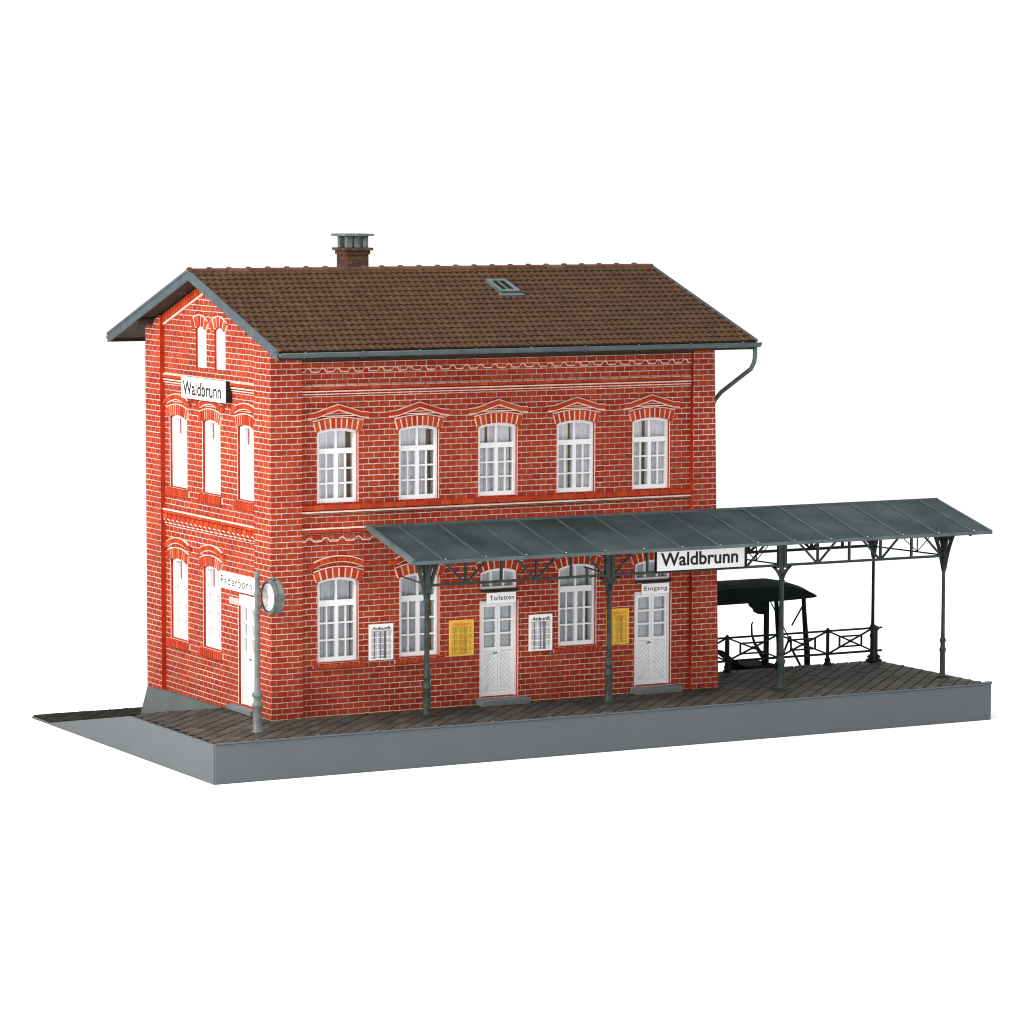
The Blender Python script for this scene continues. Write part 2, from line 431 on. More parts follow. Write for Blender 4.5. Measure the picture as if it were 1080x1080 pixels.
# window maker ------------------------------------------------------
def make_window(cx, hw, z0, apex, rise, P, curtain, kind, name='window'):
    fo, fi = -.07, -.24            # outer / inner depth of the frame; the glazing sits further back
    so = fo; t_ = None
    fr = MB(); t = .075
    sp = apex - rise
    ix0, ix1 = cx - hw + t, cx + hw - t
    fr.prism([(cx - hw + .002, z0), (ix0, z0), (ix0, sp), (cx - hw + .002, sp - .002)], fi - .13, fo, P)
    fr.prism([(ix1, z0), (cx + hw - .002, z0), (cx + hw - .002, sp - .002), (ix1, sp)], fi - .13, fo, P)
    bt = .13 if kind != 'fan' else .07
    fr.prism([(ix0, z0 + .002), (ix1, z0 + .002), (ix1, z0 + bt), (ix0, z0 + bt)], fi, fo + .004, P)
    if kind == 'side': pass
    # arched head
    oa = arc(cx, apex - .003, hw - .002, rise, 12)[0]; ia = arc(cx, apex - .085, hw - t, rise * .82, 12)[0]
    for k in range(12):
        fr.loft([P(*q, fi - .13) for q in (ia[k], ia[k + 1], oa[k + 1], oa[k])], [P(*q, fo + .003) for q in (ia[k], ia[k + 1], oa[k + 1], oa[k])])
    def head(x):
        best = min(ia, key=lambda q: abs(q[0] - x)); return best[1] + .01
    gf = fo - .045
    if kind in ('full', 'low', 'side'):
        h = apex - z0
        tz0, tz1 = z0 + h * .655, z0 + h * .725
        fr.prism([(ix0, tz0), (ix1, tz0), (ix1, tz1), (ix0, tz1)], fi + .004, gf + .012, P)
        fr.prism([(cx - .055, z0 + bt), (cx + .055, z0 + bt), (cx + .055, tz0), (cx - .055, tz0)], fi + .006, gf + .02, P)
        fr.prism([(cx - .03, tz1), (cx + .03, tz1), (cx + .03, head(cx)), (cx - .03, head(cx))], fi + .006, gf - .006, P)
        for s in (-1, 1):
            xm = cx + s * (.055 + (hw - t - .055) * .5)
            fr.prism([(xm - .024, z0 + bt), (xm + .024, z0 + bt), (xm + .024, tz0), (xm - .024, tz0)], fi + .010, gf - .010, P)
            lo, hi = (cx + .055, ix1) if s > 0 else (ix0, cx - .055)
            for q in (1, 2):
                zz = z0 + bt + (tz0 - z0 - bt) * q / 3
                for (a, b) in ((lo, xm - .024), (xm + .024, hi)):
                    fr.prism([(a, zz - .024), (b, zz - .024), (b, zz + .024), (a, zz + .024)], fi + .012, gf - .012, P)
    elif kind == 'fan':
        for x in (cx - hw * .34, cx + hw * .34):
            fr.prism([(x - .026, z0 + bt), (x + .026, z0 + bt), (x + .026, head(x)), (x - .026, head(x))], fi + .006, gf - .006, P)
    elif kind == 'attic':
        # louvred shutter closed behind the frame
        nz = 9
        for k in range(nz):
            za = z0 + bt + (sp - z0 - bt + .1) * k / nz
            zb = za + (sp - z0 - bt + .1) / nz
            fr.loft([P(ix0, za, fi + .01), P(ix1, za, fi + .01), P(ix1, za, gf - .012), P(ix0, za, gf - .012)],
                    [P(ix0, zb, fi + .01), P(ix1, zb, fi + .01), P(ix1, zb, gf - .03), P(ix0, zb, gf - .03)])
    f = fr.build(name, M['white'], bld)
    op = opening(cx, hw - .03, z0 + .04, apex - .04, rise * .9)
    if kind != 'attic':
        pn = MB(); pn.face([P(a, b, fi + .06) for a, b in op])
        pn.build('pane', M['pane'], f)
        cu = MB(); n = 40
        span = {'full': (.0, 1.0), 'low': (0, 1.0), 'side': (0, 1), 'fan': (0, 1)}[kind]
        def cpt(x, z, k, ph): return P(x, z, fi - .07 + .04 * math.sin(k * .95 + ph) + .02 * math.sin(k * .41 + ph * 2))
        ph = random.uniform(0, 6)
        gaps = []
        if kind == 'full': gaps = [(.80, 1.0)] if cx < 6 else ([(.30, .36), (.90, 1.0)] if cx < 9 else [(.40, .46)])
        elif kind == 'low': gaps = [(.86, .94)]
        for k in range(n):
            u0, u1 = k / n, (k + 1) / n
            cu.mat = 1 if any(a <= u0 and u1 <= b for a, b in gaps) else 0
            xa, xb = cx - hw + 2 * hw * u0, cx - hw + 2 * hw * u1
            cu.face([cpt(xa, z0, k, ph), cpt(xb, z0, k + 1, ph), cpt(xb, apex, k + 1, ph), cpt(xa, apex, k, ph)])
        cu.build('curtain', [curtain, M['dim_room_strip']], f)
    return f

def brick_trim(cx, hw, apex, rise, P, f, n, hood=True, chevron=False):
    a = MB()
    voussoirs(a, cx, apex, hw + .10, rise * 1.25, .29, n, -.02, .075, P, .05)
    a.build('brick_arch', M['brick_cut'], f)
    mo = MB()
    arch_band(mo, cx, apex + .003, hw + .09, rise * 1.25, .275, -.01, .06, P)      # mortar bed between the bricks
    arch_band(mo, cx, apex + .298, hw + .17, rise * 1.3, .028, .0, .055, P)
    mo.build('arch_joint', M['mortar'], f)
    if hood:
        h = MB()
        voussoirs(h, cx, apex + .47, hw + .14, rise * 1.55, .13, 9, .0, .085, P, .02, 5)
        _, Rr, zc, aa = arc(cx, apex + .47, hw + .14, rise * 1.55)
        ze = zc + Rr * math.cos(aa)
        for s in (-1, 1):
            xa = cx + s * (hw + .15); xb = cx + s * (hw + .36)
            h.prism([(min(xa, xb), ze - .02), (max(xa, xb), ze - .02), (max(xa, xb), ze + .10), (min(xa, xb), ze + .10)], 0, .08, P, (s * 3.1, cx))
        h.build('hood', M['brick_cut'], f)
        hj = MB()
        arch_band(hj, cx, apex + .605, hw + .17, rise * 1.6, .03, 0, .06, P)
        arch_band(hj, cx, apex + .435, hw + .14, rise * 1.5, .03, 0, .05, P)
        hj.build('hood_joint', M['mortar'], f)
    if chevron:
        c = MB(); j = MB()
        za, zb = apex + .66, apex + .42
        for s in (-1, 1):
            top = [(cx, za), (cx + s * .10, za - .03), (cx + s * .42, za - .125), (cx + s * .74, zb + .015), (cx + s * .97, zb)]
            for k in range(4):
                a0, a1 = top[k], top[k + 1]
                c.prism([(a0[0], a0[1] - .115), (a1[0], a1[1] - .115), (a1[0], a1[1]), (a0[0], a0[1])], 0, .10, P, (s * 2 + k // 2, cx))
                for dz0, dz1 in ((.003, .036), (-.155, -.118)):
                    j.prism([(a0[0], a0[1] + dz0), (a1[0], a1[1] + dz0), (a1[0], a1[1] + dz1), (a0[0], a0[1] + dz1)], 0, .06, P)
        c.build('pediment', M['brick_cut'], f)
        j.prism([(cx - .78, apex + .335), (cx + .78, apex + .335), (cx + .78, apex + .362), (cx - .78, apex + .362)], 0, .04, P)
        j.build('pediment_joint', M['mortar'], f)

def sill(cx, hw, z, P, f, n, h=.15, proud=.10, lip=True):
    s = MB(); w = 2 * (hw + .2) / n
    for k in range(n):
        x0 = cx - hw - .2 + k * w
        s.loft([P(x0 + .016, z - h, 0), P(x0 + w - .016, z - h, 0), P(x0 + w - .016, z - .012, 0), P(x0 + .016, z - .012, 0)],
               [P(x0 + .016, z - h, proud), P(x0 + w - .016, z - h, proud), P(x0 + w - .016, z - .045, proud), P(x0 + .016, z - .045, proud)], True, (k * 1.9 + cx, z))
    s.build('sill', M['brick_cut'], f)
    j = MB()
    j.prism([(cx - hw - .19, z - h + .01), (cx + hw + .19, z - h + .01), (cx + hw + .19, z - .03), (cx - hw - .19, z - .03)], -.01, proud - .045, P)
    if lip: j.prism([(cx - hw - .1, z - .002), (cx + hw + .1, z - .002), (cx + hw + .1, z + .0), (cx - hw - .1, z + .0)], -.06, .05, P)
    j.build('sill_joint', M['mortar'], f)

for x in FX:
    f = make_window(x, HW, UP0, UP1, .085, PF, M['curtain_up'], 'full')
    brick_trim(x, HW, UP1, .085, PF, f, 9, False, True)
for x in LOWX:
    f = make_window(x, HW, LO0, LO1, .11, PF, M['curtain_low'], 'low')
    brick_trim(x, HW, LO1, .11, PF, f, 8, True)
    sill(x, HW, LO0 - .03, PF, f, 9)
for x in DOORX:
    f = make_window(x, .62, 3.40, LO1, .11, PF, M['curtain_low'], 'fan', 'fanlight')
    brick_trim(x, .62, LO1, .11, PF, f, 8, True)
for y in GYW:
    f = make_window(y, HW, UP0, UP1 + .04, .10, PG, M['curtain_side'], 'side')
    brick_trim(y, HW, UP1 + .04, .10, PG, f, 11, True)
    sill(y, HW, UP0 - .03, PG, f, 11, .24)
for y in GYW[:2]:
    f = make_window(y, HW, LO0, LO1, .10, PG, M['curtain_side'], 'side')
    brick_trim(y, HW, LO1, .10, PG, f, 11, True)
    sill(y, HW, LO0 - .03, PG, f, 11, .24)
for y in ATTIC:
    f = make_window(y, .39, 9.86, 11.12, .12, PG, None, 'attic', 'attic_window')
    a = MB(); voussoirs(a, y, 11.12, .46, .16, .29, 5, -.02, .07, PG, .06)
    a.build('brick_arch', M['brick_cut'], f)
    mo = MB(); arch_band(mo, y, 11.123, .45, .16, .28, -.01, .055, PG); arch_band(mo, y, 11.42, .55, .20, .035, 0, .06, PG)
    mo.build('arch_joint', M['mortar'], f)

# doors --------------------------------------------------------------
def make_door(cx, hw, z0, z1, P, glazed_rows=3):
    d = MB(); fo, fi = -.085, -.15; t = .075
    # frame
    for a, b in ((cx - hw + .002, cx - hw + t), (cx + hw - t, cx + hw - .002)):
        d.prism([(a, z0), (b, z0), (b, z1), (a, z1)], fi, fo + .02, P)
    d.prism([(cx - hw + t, z1 - .09), (cx + hw - t, z1 - .09), (cx + hw - t, z1 - .002), (cx - hw + t, z1 - .002)], fi, fo + .024, P)
    D_ = d.build('door', M['white'], bld)
    lf = MB(); w = hw - t - .006
    h = z1 - z0 - .1; zs = z0 + h * .53
    for s in (-1, 1):
        xa, xb = (cx - w, cx - .004) if s < 0 else (cx + .004, cx + w)
        st = .075
        # stiles and rails of one leaf
        lf.prism([(xa, z0 + .01), (xa + st, z0 + .01), (xa + st, z0 + h), (xa, z0 + h)], fi, fo, P)
        lf.prism([(xb - st, z0 + .01), (xb, z0 + .01), (xb, z0 + h), (xb - st, z0 + h)], fi, fo, P)
        for a, b in ((z0 + .012, z0 + .17), (zs - .10, zs), (z0 + h - .09, z0 + h - .002)):
            lf.prism([(xa + st, a), (xb - st, a), (xb - st, b), (xa + st, b)], fi, fo - .004, P)
        for k in range(1, glazed_rows):
            zz = zs + (h - .09 - (zs - z0)) * k / glazed_rows
            lf.prism([(xa + st, zz - .03), (xb - st, zz - .03), (xb - st, zz + .03), (xa + st, zz + .03)], fi, fo - .007, P)
        # boarded lower panel, boards running down towards the meeting stile
        lf.prism([(xa + st, z0 + .17), (xb - st, z0 + .17), (xb - st, zs - .10), (xa + st, zs - .10)], fi + .006, fo - .035, P)
        pw = xb - xa - 2 * st
        zz = z0 + .17 - pw
        while zz < zs - .10:
            sl = 1.0
            y0_, y1_ = zz + (0 if s < 0 else pw * sl), zz + (pw * sl if s < 0 else 0)
            q = [(xa + st + .003, y0_ + .012), (xb - st - .003, y1_ + .012), (xb - st - .003, y1_ + .118), (xa + st + .003, y0_ + .118)]
            q = [(u, min(max(v, z0 + .18), zs - .11)) for u, v in q]
            if q[3][1] - q[0][1] > .01 or q[2][1] - q[1][1] > .01: lf.prism(q, fo - .036, fo - .012, P)
            zz += .14
    lf.build('door_leaf', M['white'], D_)
    pn = MB(); pn.face([P(*q, fi + .02) for q in ((cx - w + .03, zs - .02), (cx + w - .03, zs - .02), (cx + w - .03, z0 + h - .04), (cx - w + .03, z0 + h - .04))])
    pn.build('pane', M['pane'], D_)
    cu = MB(); n = 30
    for k in range(n):
        xa, xb = cx - w + 2 * w * k / n, cx - w + 2 * w * (k + 1) / n
        fn = lambda k: fi - .05 + .02 * math.sin(k * 1.5)
        cu.face([P(xa, zs - .1, fn(k)), P(xb, zs - .1, fn(k + 1)), P(xb, z1, fn(k + 1)), P(xa, z1, fn(k))])
    cu.build('curtain', M['curtain_low'], D_)
    hd = MB()
    c = P(cx - .055, z0 + h * .47, fo)
    hd.tube([c, P(cx - .055, z0 + h * .47, fo + .05), P(cx - .17, z0 + h * .465, fo + .055)], .016, 6)
    hd.build('handle', M['zinc'], D_)
    # light arris on the brick edge of the opening
    e = MB()
    for a, b in ((cx - hw - .03, cx - hw - .002), (cx + hw + .002, cx + hw + .03)):
        e.prism([(a, z0), (b, z0), (b, z1), (a, z1)], -.04, .008, P)
    e.build('brick_edge', M['mortar'], D_)
    return D_
for x in DOORX:
    dd = make_door(x, .62, .2, 3.06, PF)
    bm_ = MB(); bm_.prism([(x - .62, 3.325), (x + .60, 3.325), (x + .60, 3.395), (x - .62, 3.395)], -.12, .05, PF)
    bm_.build('transom_shade', M['dark_iron'], dd)  # foot of the fanlight, its shadow put into the dark colour
    st = MB(); st.box(x - .80, x + .80, -.34, .12, -.02, .165); st.build('doorstep', M['step'], bld, .02)
make_door(1.97, .62, .14, 3.20, PG)
st = MB(); st.box(-.16, .12, 1.15, 2.85, -.02, .13); st.build('doorstep', M['step'], bld, .02)

# cornices and string courses ------------------------------------------
def course(x0, x1, z0, z1, o, P, bw, name='cornice', lip=.0, gap=.022):
    c = MB(); n = round((x1 - x0) / bw); w = (x1 - x0) / n
    for k in range(n):
        a = x0 + k * w
        c.prism([(a + gap / 2, z0), (a + w - gap / 2, z0), (a + w - gap / 2, z1), (a + gap / 2, z1)], 0, o + random.uniform(-.006, .006), P, (k * 1.31 + x0, z0))
    c.mat = 1
    c.prism([(x0, z0 + .012), (x1, z0 + .012), (x1, z1 - .02), (x0, z1 - .02)], -.01, o - .035, P)
    return c.build(name, [M['brick_cut'], M['mortar']], bld)
def ledge(x0, x1, z0, z1, o, P, name='ledge', mat='mortar'):
    c = MB(); c.prism([(x0, z0), (x1, z0), (x1, z1), (x0, z1)], 0, o, P); return c.build(name, M[mat], bld)
F0, F1, G0, G1 = .995, 14.045, 1.145, PB - .005
for (a, b, P) in ((F0, F1, PF), (G0, G1, PG)):
    course(a, b, 9.445, 9.535, .085, P, .32)
    # sloping tops above the cornice, pale to paint in the overhead light
    w = MB(); n = round((b - a) / .36)
    for k in range(n):
        u0 = a + (b - a) * k / n + .02; u1 = a + (b - a) * (k + 1) / n - .02
        w.loft([P(u0, 9.537, 0), P(u1, 9.537, 0), P(u1, 9.60, 0), P(u0, 9.60, 0)], [P(u0, 9.537, .08), P(u1, 9.537, .08), P(u1, 9.548, .08), P(u0, 9.548, .08)])
    w.build('cornice_lit_top', M['mortar'], bld)
    ledge(a, b, 9.375, 9.412, .06, P)
    ledge(a, b, 9.30, 9.325, .035, P)
# upper sill course across the front
course(F0, F1, 5.985, 6.125, .09, PF, .37, 'sill_course')
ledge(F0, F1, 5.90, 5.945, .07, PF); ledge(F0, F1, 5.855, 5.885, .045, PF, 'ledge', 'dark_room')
for a, b, P in ((F0, F1, PF), (G0, G1, PG)):
    course(a, b, 5.33, 5.42, .08, P, .32, 'string_course'); ledge(a, b, 5.425, 5.465, .095, P)
# scalloped corbel friezes on the front
def scallops(x0, x1, ztop, zb, per, P, name):
    c = MB(); j = MB(); n = round((x1 - x0) / per); per = (x1 - x0) / n
    for k in range(n):
        a = x0 + k * per; m = a + per / 2
        pr_ = [(a, zb), (a + per * .25, zb + .005), (m - per * .17, zb + .075), (m, zb + .115), (m + per * .17, zb + .075), (a + per * .75, zb + .005), (a + per, zb)]
        for i in range(6):
            q0, q1 = pr_[i], pr_[i + 1]
            c.prism([q0, q1, (q1[0], ztop), (q0[0], ztop)], 0, .05, P)
            j.prism([(q0[0], q0[1] - .03), (q1[0], q1[1] - .03), (q1[0], q1[1] - .003), (q0[0], q0[1] - .003)], 0, .055, P)
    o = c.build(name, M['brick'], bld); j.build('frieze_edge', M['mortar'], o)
scallops(F0, F1, 10.235, 9.97, .47, PF, 'scallop_frieze')
scallops(F0, F1, 5.26, 5.09, .52, PF, 'scallop_frieze')
# dentil band on the gable
dn = MB(); n = 20
for k in range(n):
    a = G0 + (G1 - G0) * k / n; w = (G1 - G0) / n
    dn.prism([(a + w * .08, 5.17), (a + w * .92, 5.17), (a + w * .92, 5.31), (a + w * .08, 5.31)], 0, .085, PG, (k * 1.7, 2))
    dn.prism([(a + w * .22, 5.06), (a + w * .66, 5.06), (a + w * .66, 5.168), (a + w * .22, 5.168)], 0, .065, PG, (k * 1.7, 3))
dn.mat = 1
for k in range(n):
    a = G0 + (G1 - G0) * k / n; w = (G1 - G0) / n
    dn.prism([(a + w * .20, 5.02), (a + w * .70, 5.02), (a + w * .70, 5.056), (a + w * .20, 5.056)], 0, .07, PG)
    dn.prism([(a + w * .70, 5.10), (a + w * 1.18, 5.13), (a + w * 1.18, 5.166), (a + w * .70, 5.14)], 0, .06, PG)
dn.build('dentil_band', [M['brick_cut'], M['mortar']], bld)

# plinth under the brickwork, battered outwards at the rear
pl = MB()
pl.loft([(-.10, 3.0, -1.13), (15.05, 3.0, -1.13), (15.05, 9.52, -1.13), (-.10, 9.52, -1.13)],
        [(.02, 3.0, -.115), (14.98, 3.0, -.115), (14.98, D + .02, -.115), (.02, D + .02, -.115)])
pl.build('plinth', M['plinth'], bld)
pl2 = MB(); pl2.box(.02, 14.98, .02, 2.99, -.5, -.11); pl2.build('plinth', M['plinth'], bld)

# roof ------------------------------------------------------------------
roof = MB()
SL = math.hypot(RIDGE_Y - EAVE_Y, RIDGE_Z - EAVE_Z)
ud = Vector((0, (RIDGE_Y - EAVE_Y) / SL, (RIDGE_Z - EAVE_Z) / SL)); un = Vector((0, -ud.z, ud.y))
rows, tw = 17, .225
def tiles(mirror):
    rl = SL / rows; ncol = round((XR - XL) / tw); w = (XR - XL) / ncol
    for r in range(rows):
        for k in range(-1, ncol + 1):
            off = (r % 2) * .5
            x0 = XL + (k + off) * w; x1 = x0 + w
            x0c, x1c = max(x0, XL), min(x1, XR)
            if x1c - x0c < .02: continue
            lift = .045 + random.uniform(-.006, .008); s0 = r * rl - .05 + random.uniform(-.008, .008); s1 = (r + 1) * rl
            g = .016; cm = .011
            def pt(x, s, h):
                p = Vector((x, EAVE_Y, EAVE_Z)) + ud * s + un * h
                return (p.x, 2 * RIDGE_Y - p.y if mirror else p.y, p.z)
            xm = (x0c + x1c) / 2; uv = (k + .5 + (40 if mirror else 0), r + .5)
            c = .05
            low = [pt(x0c + g, s0 + c, lift - cm), pt(x0c + g + w * .25, s0 + .008, lift + cm), pt(x1c - g - w * .25, s0 + .008, lift + cm), pt(x1c - g, s0 + c, lift - cm)]
            top = [pt(x1c - g, s1 + .04, .004 - cm * .6), pt(x1c - g - w * .25, s1 + .04, .004 + cm * .6), pt(x0c + g + w * .25, s1 + .04, .004 + cm * .6), pt(x0c + g, s1 + .04, .004 - cm * .6)]
            roof.face([low[0], low[1], top[2], top[3]], uv); roof.face([low[1], low[2], top[1], top[2]], uv); roof.face([low[2], low[3], top[0], top[1]], uv)
            bot = [pt(x0c + g, s0 + c, lift - .055), pt(x0c + g + w * .25, s0 + .008, lift - .045), pt(x1c - g - w * .25, s0 + .008, lift - .045), pt(x1c - g, s0 + c, lift - .055)]
            for i in range(3): roof.face([bot[i], bot[i + 1], low[i + 1], low[i]], uv)
            roof.face([bot[3], top[0], low[3]], uv); roof.face([bot[0], low[0], top[3]], uv)
tiles(False); tiles(True)
# deck under the tiles
roof.mat = 1
def rz(y): return RIDGE_Z - abs(y - RIDGE_Y) * SLOPE
for (ya, yb) in ((EAVE_Y + .02, RIDGE_Y), (RIDGE_Y, BACK_Y - .02)):
    roof.loft([(XL + .03, ya, rz(ya) - .17), (XR - .03, ya, rz(ya) - .17), (XR - .03, yb, rz(yb) - .17), (XL + .03, yb, rz(yb) - .17)],
              [(XL + .03, ya, rz(ya) - .012), (XR - .03, ya, rz(ya) - .012), (XR - .03, yb, rz(yb) - .012), (XL + .03, yb, rz(yb) - .012)])
rf = roof.build('roof', [M['roof_tile'], M['soffit']], bld)
rd = MB(); n = 25; w = (XR - XL) / n
for k in range(n):
    x0 = XL + k * w - .02; x1 = x0 + w + .07
    def ring(x, r, dz): return [(x, RIDGE_Y + r * 1.15 * math.cos(t), RIDGE_Z - .035 + dz + r * math.sin(t)) for t in [math.pi * i / 8 for i in range(9)]]
    for (xa, ra, xb, rb) in ((x0, .125, x0 + .012, .16), (x0 + .012, .16, x0 + .10, .156), (x0 + .10, .156, x0 + .11, .122), (x0 + .11, .122, x1, .115)):
        A, B = ring(xa, ra, 0), ring(xb, rb, 0)
        for i in range(8): rd.face([A[i], A[i + 1], B[i + 1], B[i]], (k + .5, 77))
    rd.face(ring(x0, .125, 0), (k + .5, 77))
rd.face(ring(x1, .115, 0), (3.5, 77))
rd.build('ridge_cap', M['ridge_tile'], rf)
# barge boards on both verges
for xv, xi in ((XL - .03, XL + .03), (XR + .03, XR - .03)):
    b = MB()
    for sgn in (1, -1):
        ye = EAVE_Y - .03 if sgn > 0 else BACK_Y + .03
        q = [(ye, rz(ye) - .24), (ye, rz(ye) + .035), (RIDGE_Y, RIDGE_Z + .035), (RIDGE_Y, RIDGE_Z - .26)]
        lo = min(xv, xi); hi = max(xv, xi)
        b.loft([(lo, y, z) for y, z in q], [(hi, y, z) for y, z in q])
        q2 = [(ye, rz(ye) - .02), (ye, rz(ye) + .06), (RIDGE_Y, RIDGE_Z + .06), (RIDGE_Y, RIDGE_Z - .02)]
        d = -.025 if xv < xi else .025
        b.loft([(xv + d, y, z) for y, z in q2], [(xv + d * .1, y, z) for y, z in q2])
    b.build('bargeboard', M['board'], rf)
# purlin ends carrying the verge
for y in (.55, 8.6):
    p = MB(); p.box(XL + .04, .3, y - .09, y + .09, rz(y) - .36, rz(y) - .175); p.build('purlin_end', M['soffit'], rf)
# eave boards
for y in (EAVE_Y + .03, BACK_Y - .07):
    p = MB(); p.box(XL + .04, XR - .04, y, y + .04, rz(y) - .26, rz(y) - .05); p.build('eave_board', M['soffit'], rf)
sk = MB(); sk.box(.995, 14.04, .03, .14, 10.24, 10.75); sk.build('gutter_shade_board', M['soffit'], bld)  # dark board added to stand in for the shade under the gutter
# gutters
gy, gzz = EAVE_Y - .13, EAVE_Z - .055
def gutter(y, name='gutter'):
    g = MB(); n = 10; r = .125
    A = [(r * math.cos(t), -r * math.sin(t)) for t in [math.pi * i / n for i in range(n + 1)]]
    B = [((r - .02) * math.cos(t), -(r - .02) * math.sin(t)) for t in [math.pi * i / n for i in range(n + 1)]]
    loop = A + list(reversed(B))
    xa, xb = XL + .02, XR + .06
    g.loft([(xa, y + a, gzz + b) for a, b in loop], [(xb, y + a, gzz + b) for a, b in loop])
    for x, d in ((xa, .01), (xb - .01, .01)):
        g.loft([(x, y + a, gzz + b) for a, b in A], [(x + d, y + a, gzz + b) for a, b in A])
    g.tube([(xa, y - r, gzz + .005), (xb, y - r, gzz + .005)], .018, 6)
    o = g.build(name, M['zinc'], bld)
    for k in range(9):
        x = XL + .75 + k * 1.8
        bk = MB()
        ps = [(x, y + (r + .012) * math.cos(t), gzz - (r + .012) * math.sin(t)) for t in [math.pi * i / 8 for i in range(9)]]
        for i in range(8): bk.bar(ps[i], ps[i + 1], .05, .016)
        bk.bar((x, y - r, gzz), (x, y - r + .02, gzz + .05), .05, .03)
        bk.build('bracket', M['zinc'], o)
    return o
gutter(gy); gutter(BACK_Y + .13)
dp = MB()
dp.tube([(15.12, gy, gzz - .10), (15.12, gy, gzz - .42), (15.12, gy + .05, gzz - .58), (15.12, gy + .22, gzz - .78), (15.12, .15, 9.02), (15.05, .38, 8.78), (14.97, .48, 8.5), (15.12, .48, .2)], .066, 10)
dp.build('downpipe', M['zinc'], bld)
# chimney behind the ridge
ch = MB(); cx0, cx1, cy0, cy1 = 4.84, 5.57, 5.0, 5.70
ch.box(cx0, cx1, cy0, cy1, 12.2, 13.30)
ch.box(cx0 - .04, cx1 + .04, cy0 - .04, cy1 + .04, 13.18, 13.30 + .002)
CH = ch.build('chimney', M['chimney_brick'], bld)
s = MB(); s.box(cx0 - .11, cx1 + .11, cy0 - .11, cy1 + .11, 13.302, 13.385); s.build('chimney_slab', M['chimney_brick'], CH, .012)
for (x, y) in ((cx0 + .10, cy0 + .10), (cx0 + .36, cy0 + .10), (cx1 - .08, cy0 + .10), (cx0 + .10, cy1 - .10), (cx0 + .36, cy1 - .10), (cx1 - .08, cy1 - .10)):
    s = MB(); s.box(x - .085, x + .085, y - .085, y + .085, 13.385, 13.735); s.build('chimney_post', M['concrete'], CH, .012)
s = MB(); s.box(cx0 - .13, cx1 + .13, cy0 - .13, cy1 + .13, 13.735, 13.805); s.build('chimney_cap', M['concrete'], CH, .012)
# skylight
def rp(x, y, h): return (x, y - h * ud.z, rz(y) + h * ud.y)
s = MB(); xa, xb, ya, yb = 8.66, 9.34, 2.32, 3.32
def sq(x0, x1, y0, y1, h0, h1): s.loft([rp(x0, y0, h0), rp(x1, y0, h0), rp(x1, y1, h0), rp(x0, y1, h0)], [rp(x0, y0, h1), rp(x1, y0, h1), rp(x1, y1, h1), rp(x0, y1, h1)])
sq(xa, xa + .12, ya, yb, -.02, .15); sq(xb - .12, xb, ya, yb, -.02, .15); sq(xa + .12, xb - .12, ya, ya + .16, -.02, .145); sq(xa + .12, xb - .12, yb - .14, yb, -.02, .145)
sq((xa + xb) / 2 - .025, (xa + xb) / 2 + .025, ya + .16, yb - .14, .06, .14)
sq(xa - .08, xb + .08, ya - .14, ya, .02, .07)
S = s.build('skylight', M['edge_metal'], bld, .015)
s = MB(); s.face([rp(xa + .1, ya + .1, .11), rp(xb - .1, ya + .1, .11), rp(xb - .1, yb - .1, .11), rp(xa + .1, yb - .1, .11)]); s.build('pane', M['soot'], S)

# ------------------------------------------------------------------ platform
PY0, PXL, PXR, ZB, PYB, YF, YE, YT = -3.08, -3.12, 23.03, -1.15, 2.95, 3.0, 9.25, 10.82
plat = thing('station_platform', 'grey stone-faced platform paved with dark diagonal slabs, ramp at left end', 'platform', (10, 0, ZB))
b = MB()
b.box(PXL, PXR, PY0, -.02, ZB, -.045)
b.box(15.06, PXR, -.02, PYB, ZB, -.045)
b.box(PXL, -.0, -.02, YF, ZB, -.045)
b.build('base', M['grey'], plat, .025)
rp_ = MB()
rp_.loft([(PXL, YF, ZB), (-.12, YF, ZB), (-.12, YF, -.047), (PXL, YF, -.047)], [(PXL, YE, ZB), (-.12, YE, ZB), (-.12, YE, ZB + .07), (PXL, YE, ZB + .07)])
rp_.box(PXL, -.12, YE, YT, ZB, ZB + .05); rp_.box(-.119, 2.4, 9.53, YT, ZB, ZB + .05)
RP = rp_.build('ramp', M['grey'], plat)
ks = MB()
kx = PXL - .035
ks.loft([(kx, PY0 + .03, ZB), (kx + .04, PY0 + .03, ZB), (kx + .04, PY0 + .03, -.05), (kx, PY0 + .03, -.05)], [(kx, YF, ZB), (kx + .04, YF, ZB), (kx + .04, YF, -.05), (kx, YF, -.05)])
ks.loft([(kx, YF, ZB), (kx + .04, YF, ZB), (kx + .04, YF, -.05), (kx, YF, -.05)], [(kx, YE + .03, ZB), (kx + .04, YE + .03, ZB), (kx + .04, YE + .03, ZB + .05), (kx, YE + .03, ZB + .05)])
ks.box(kx, kx + .04, YE + .03, YT + .02, ZB, ZB + .05)
ks.build('side_face', M['grey'], plat)
# front coping with little nibs along its upper edge
cp = MB()
cp.box(PXL, PXR, PY0 - .03, PY0 + .05, -.044, -.006)
for k in range(14):
    x = -1.9 + k * 1.85
    cp.box(x, x + .10, PY0 - .035, PY0 + .03, -.005, .03)
cp.box(PXR - .28, PXR, PY0 - .03, PY0 + .06, -.005, .045)
cp.build('coping', M['grey'], plat, .01)
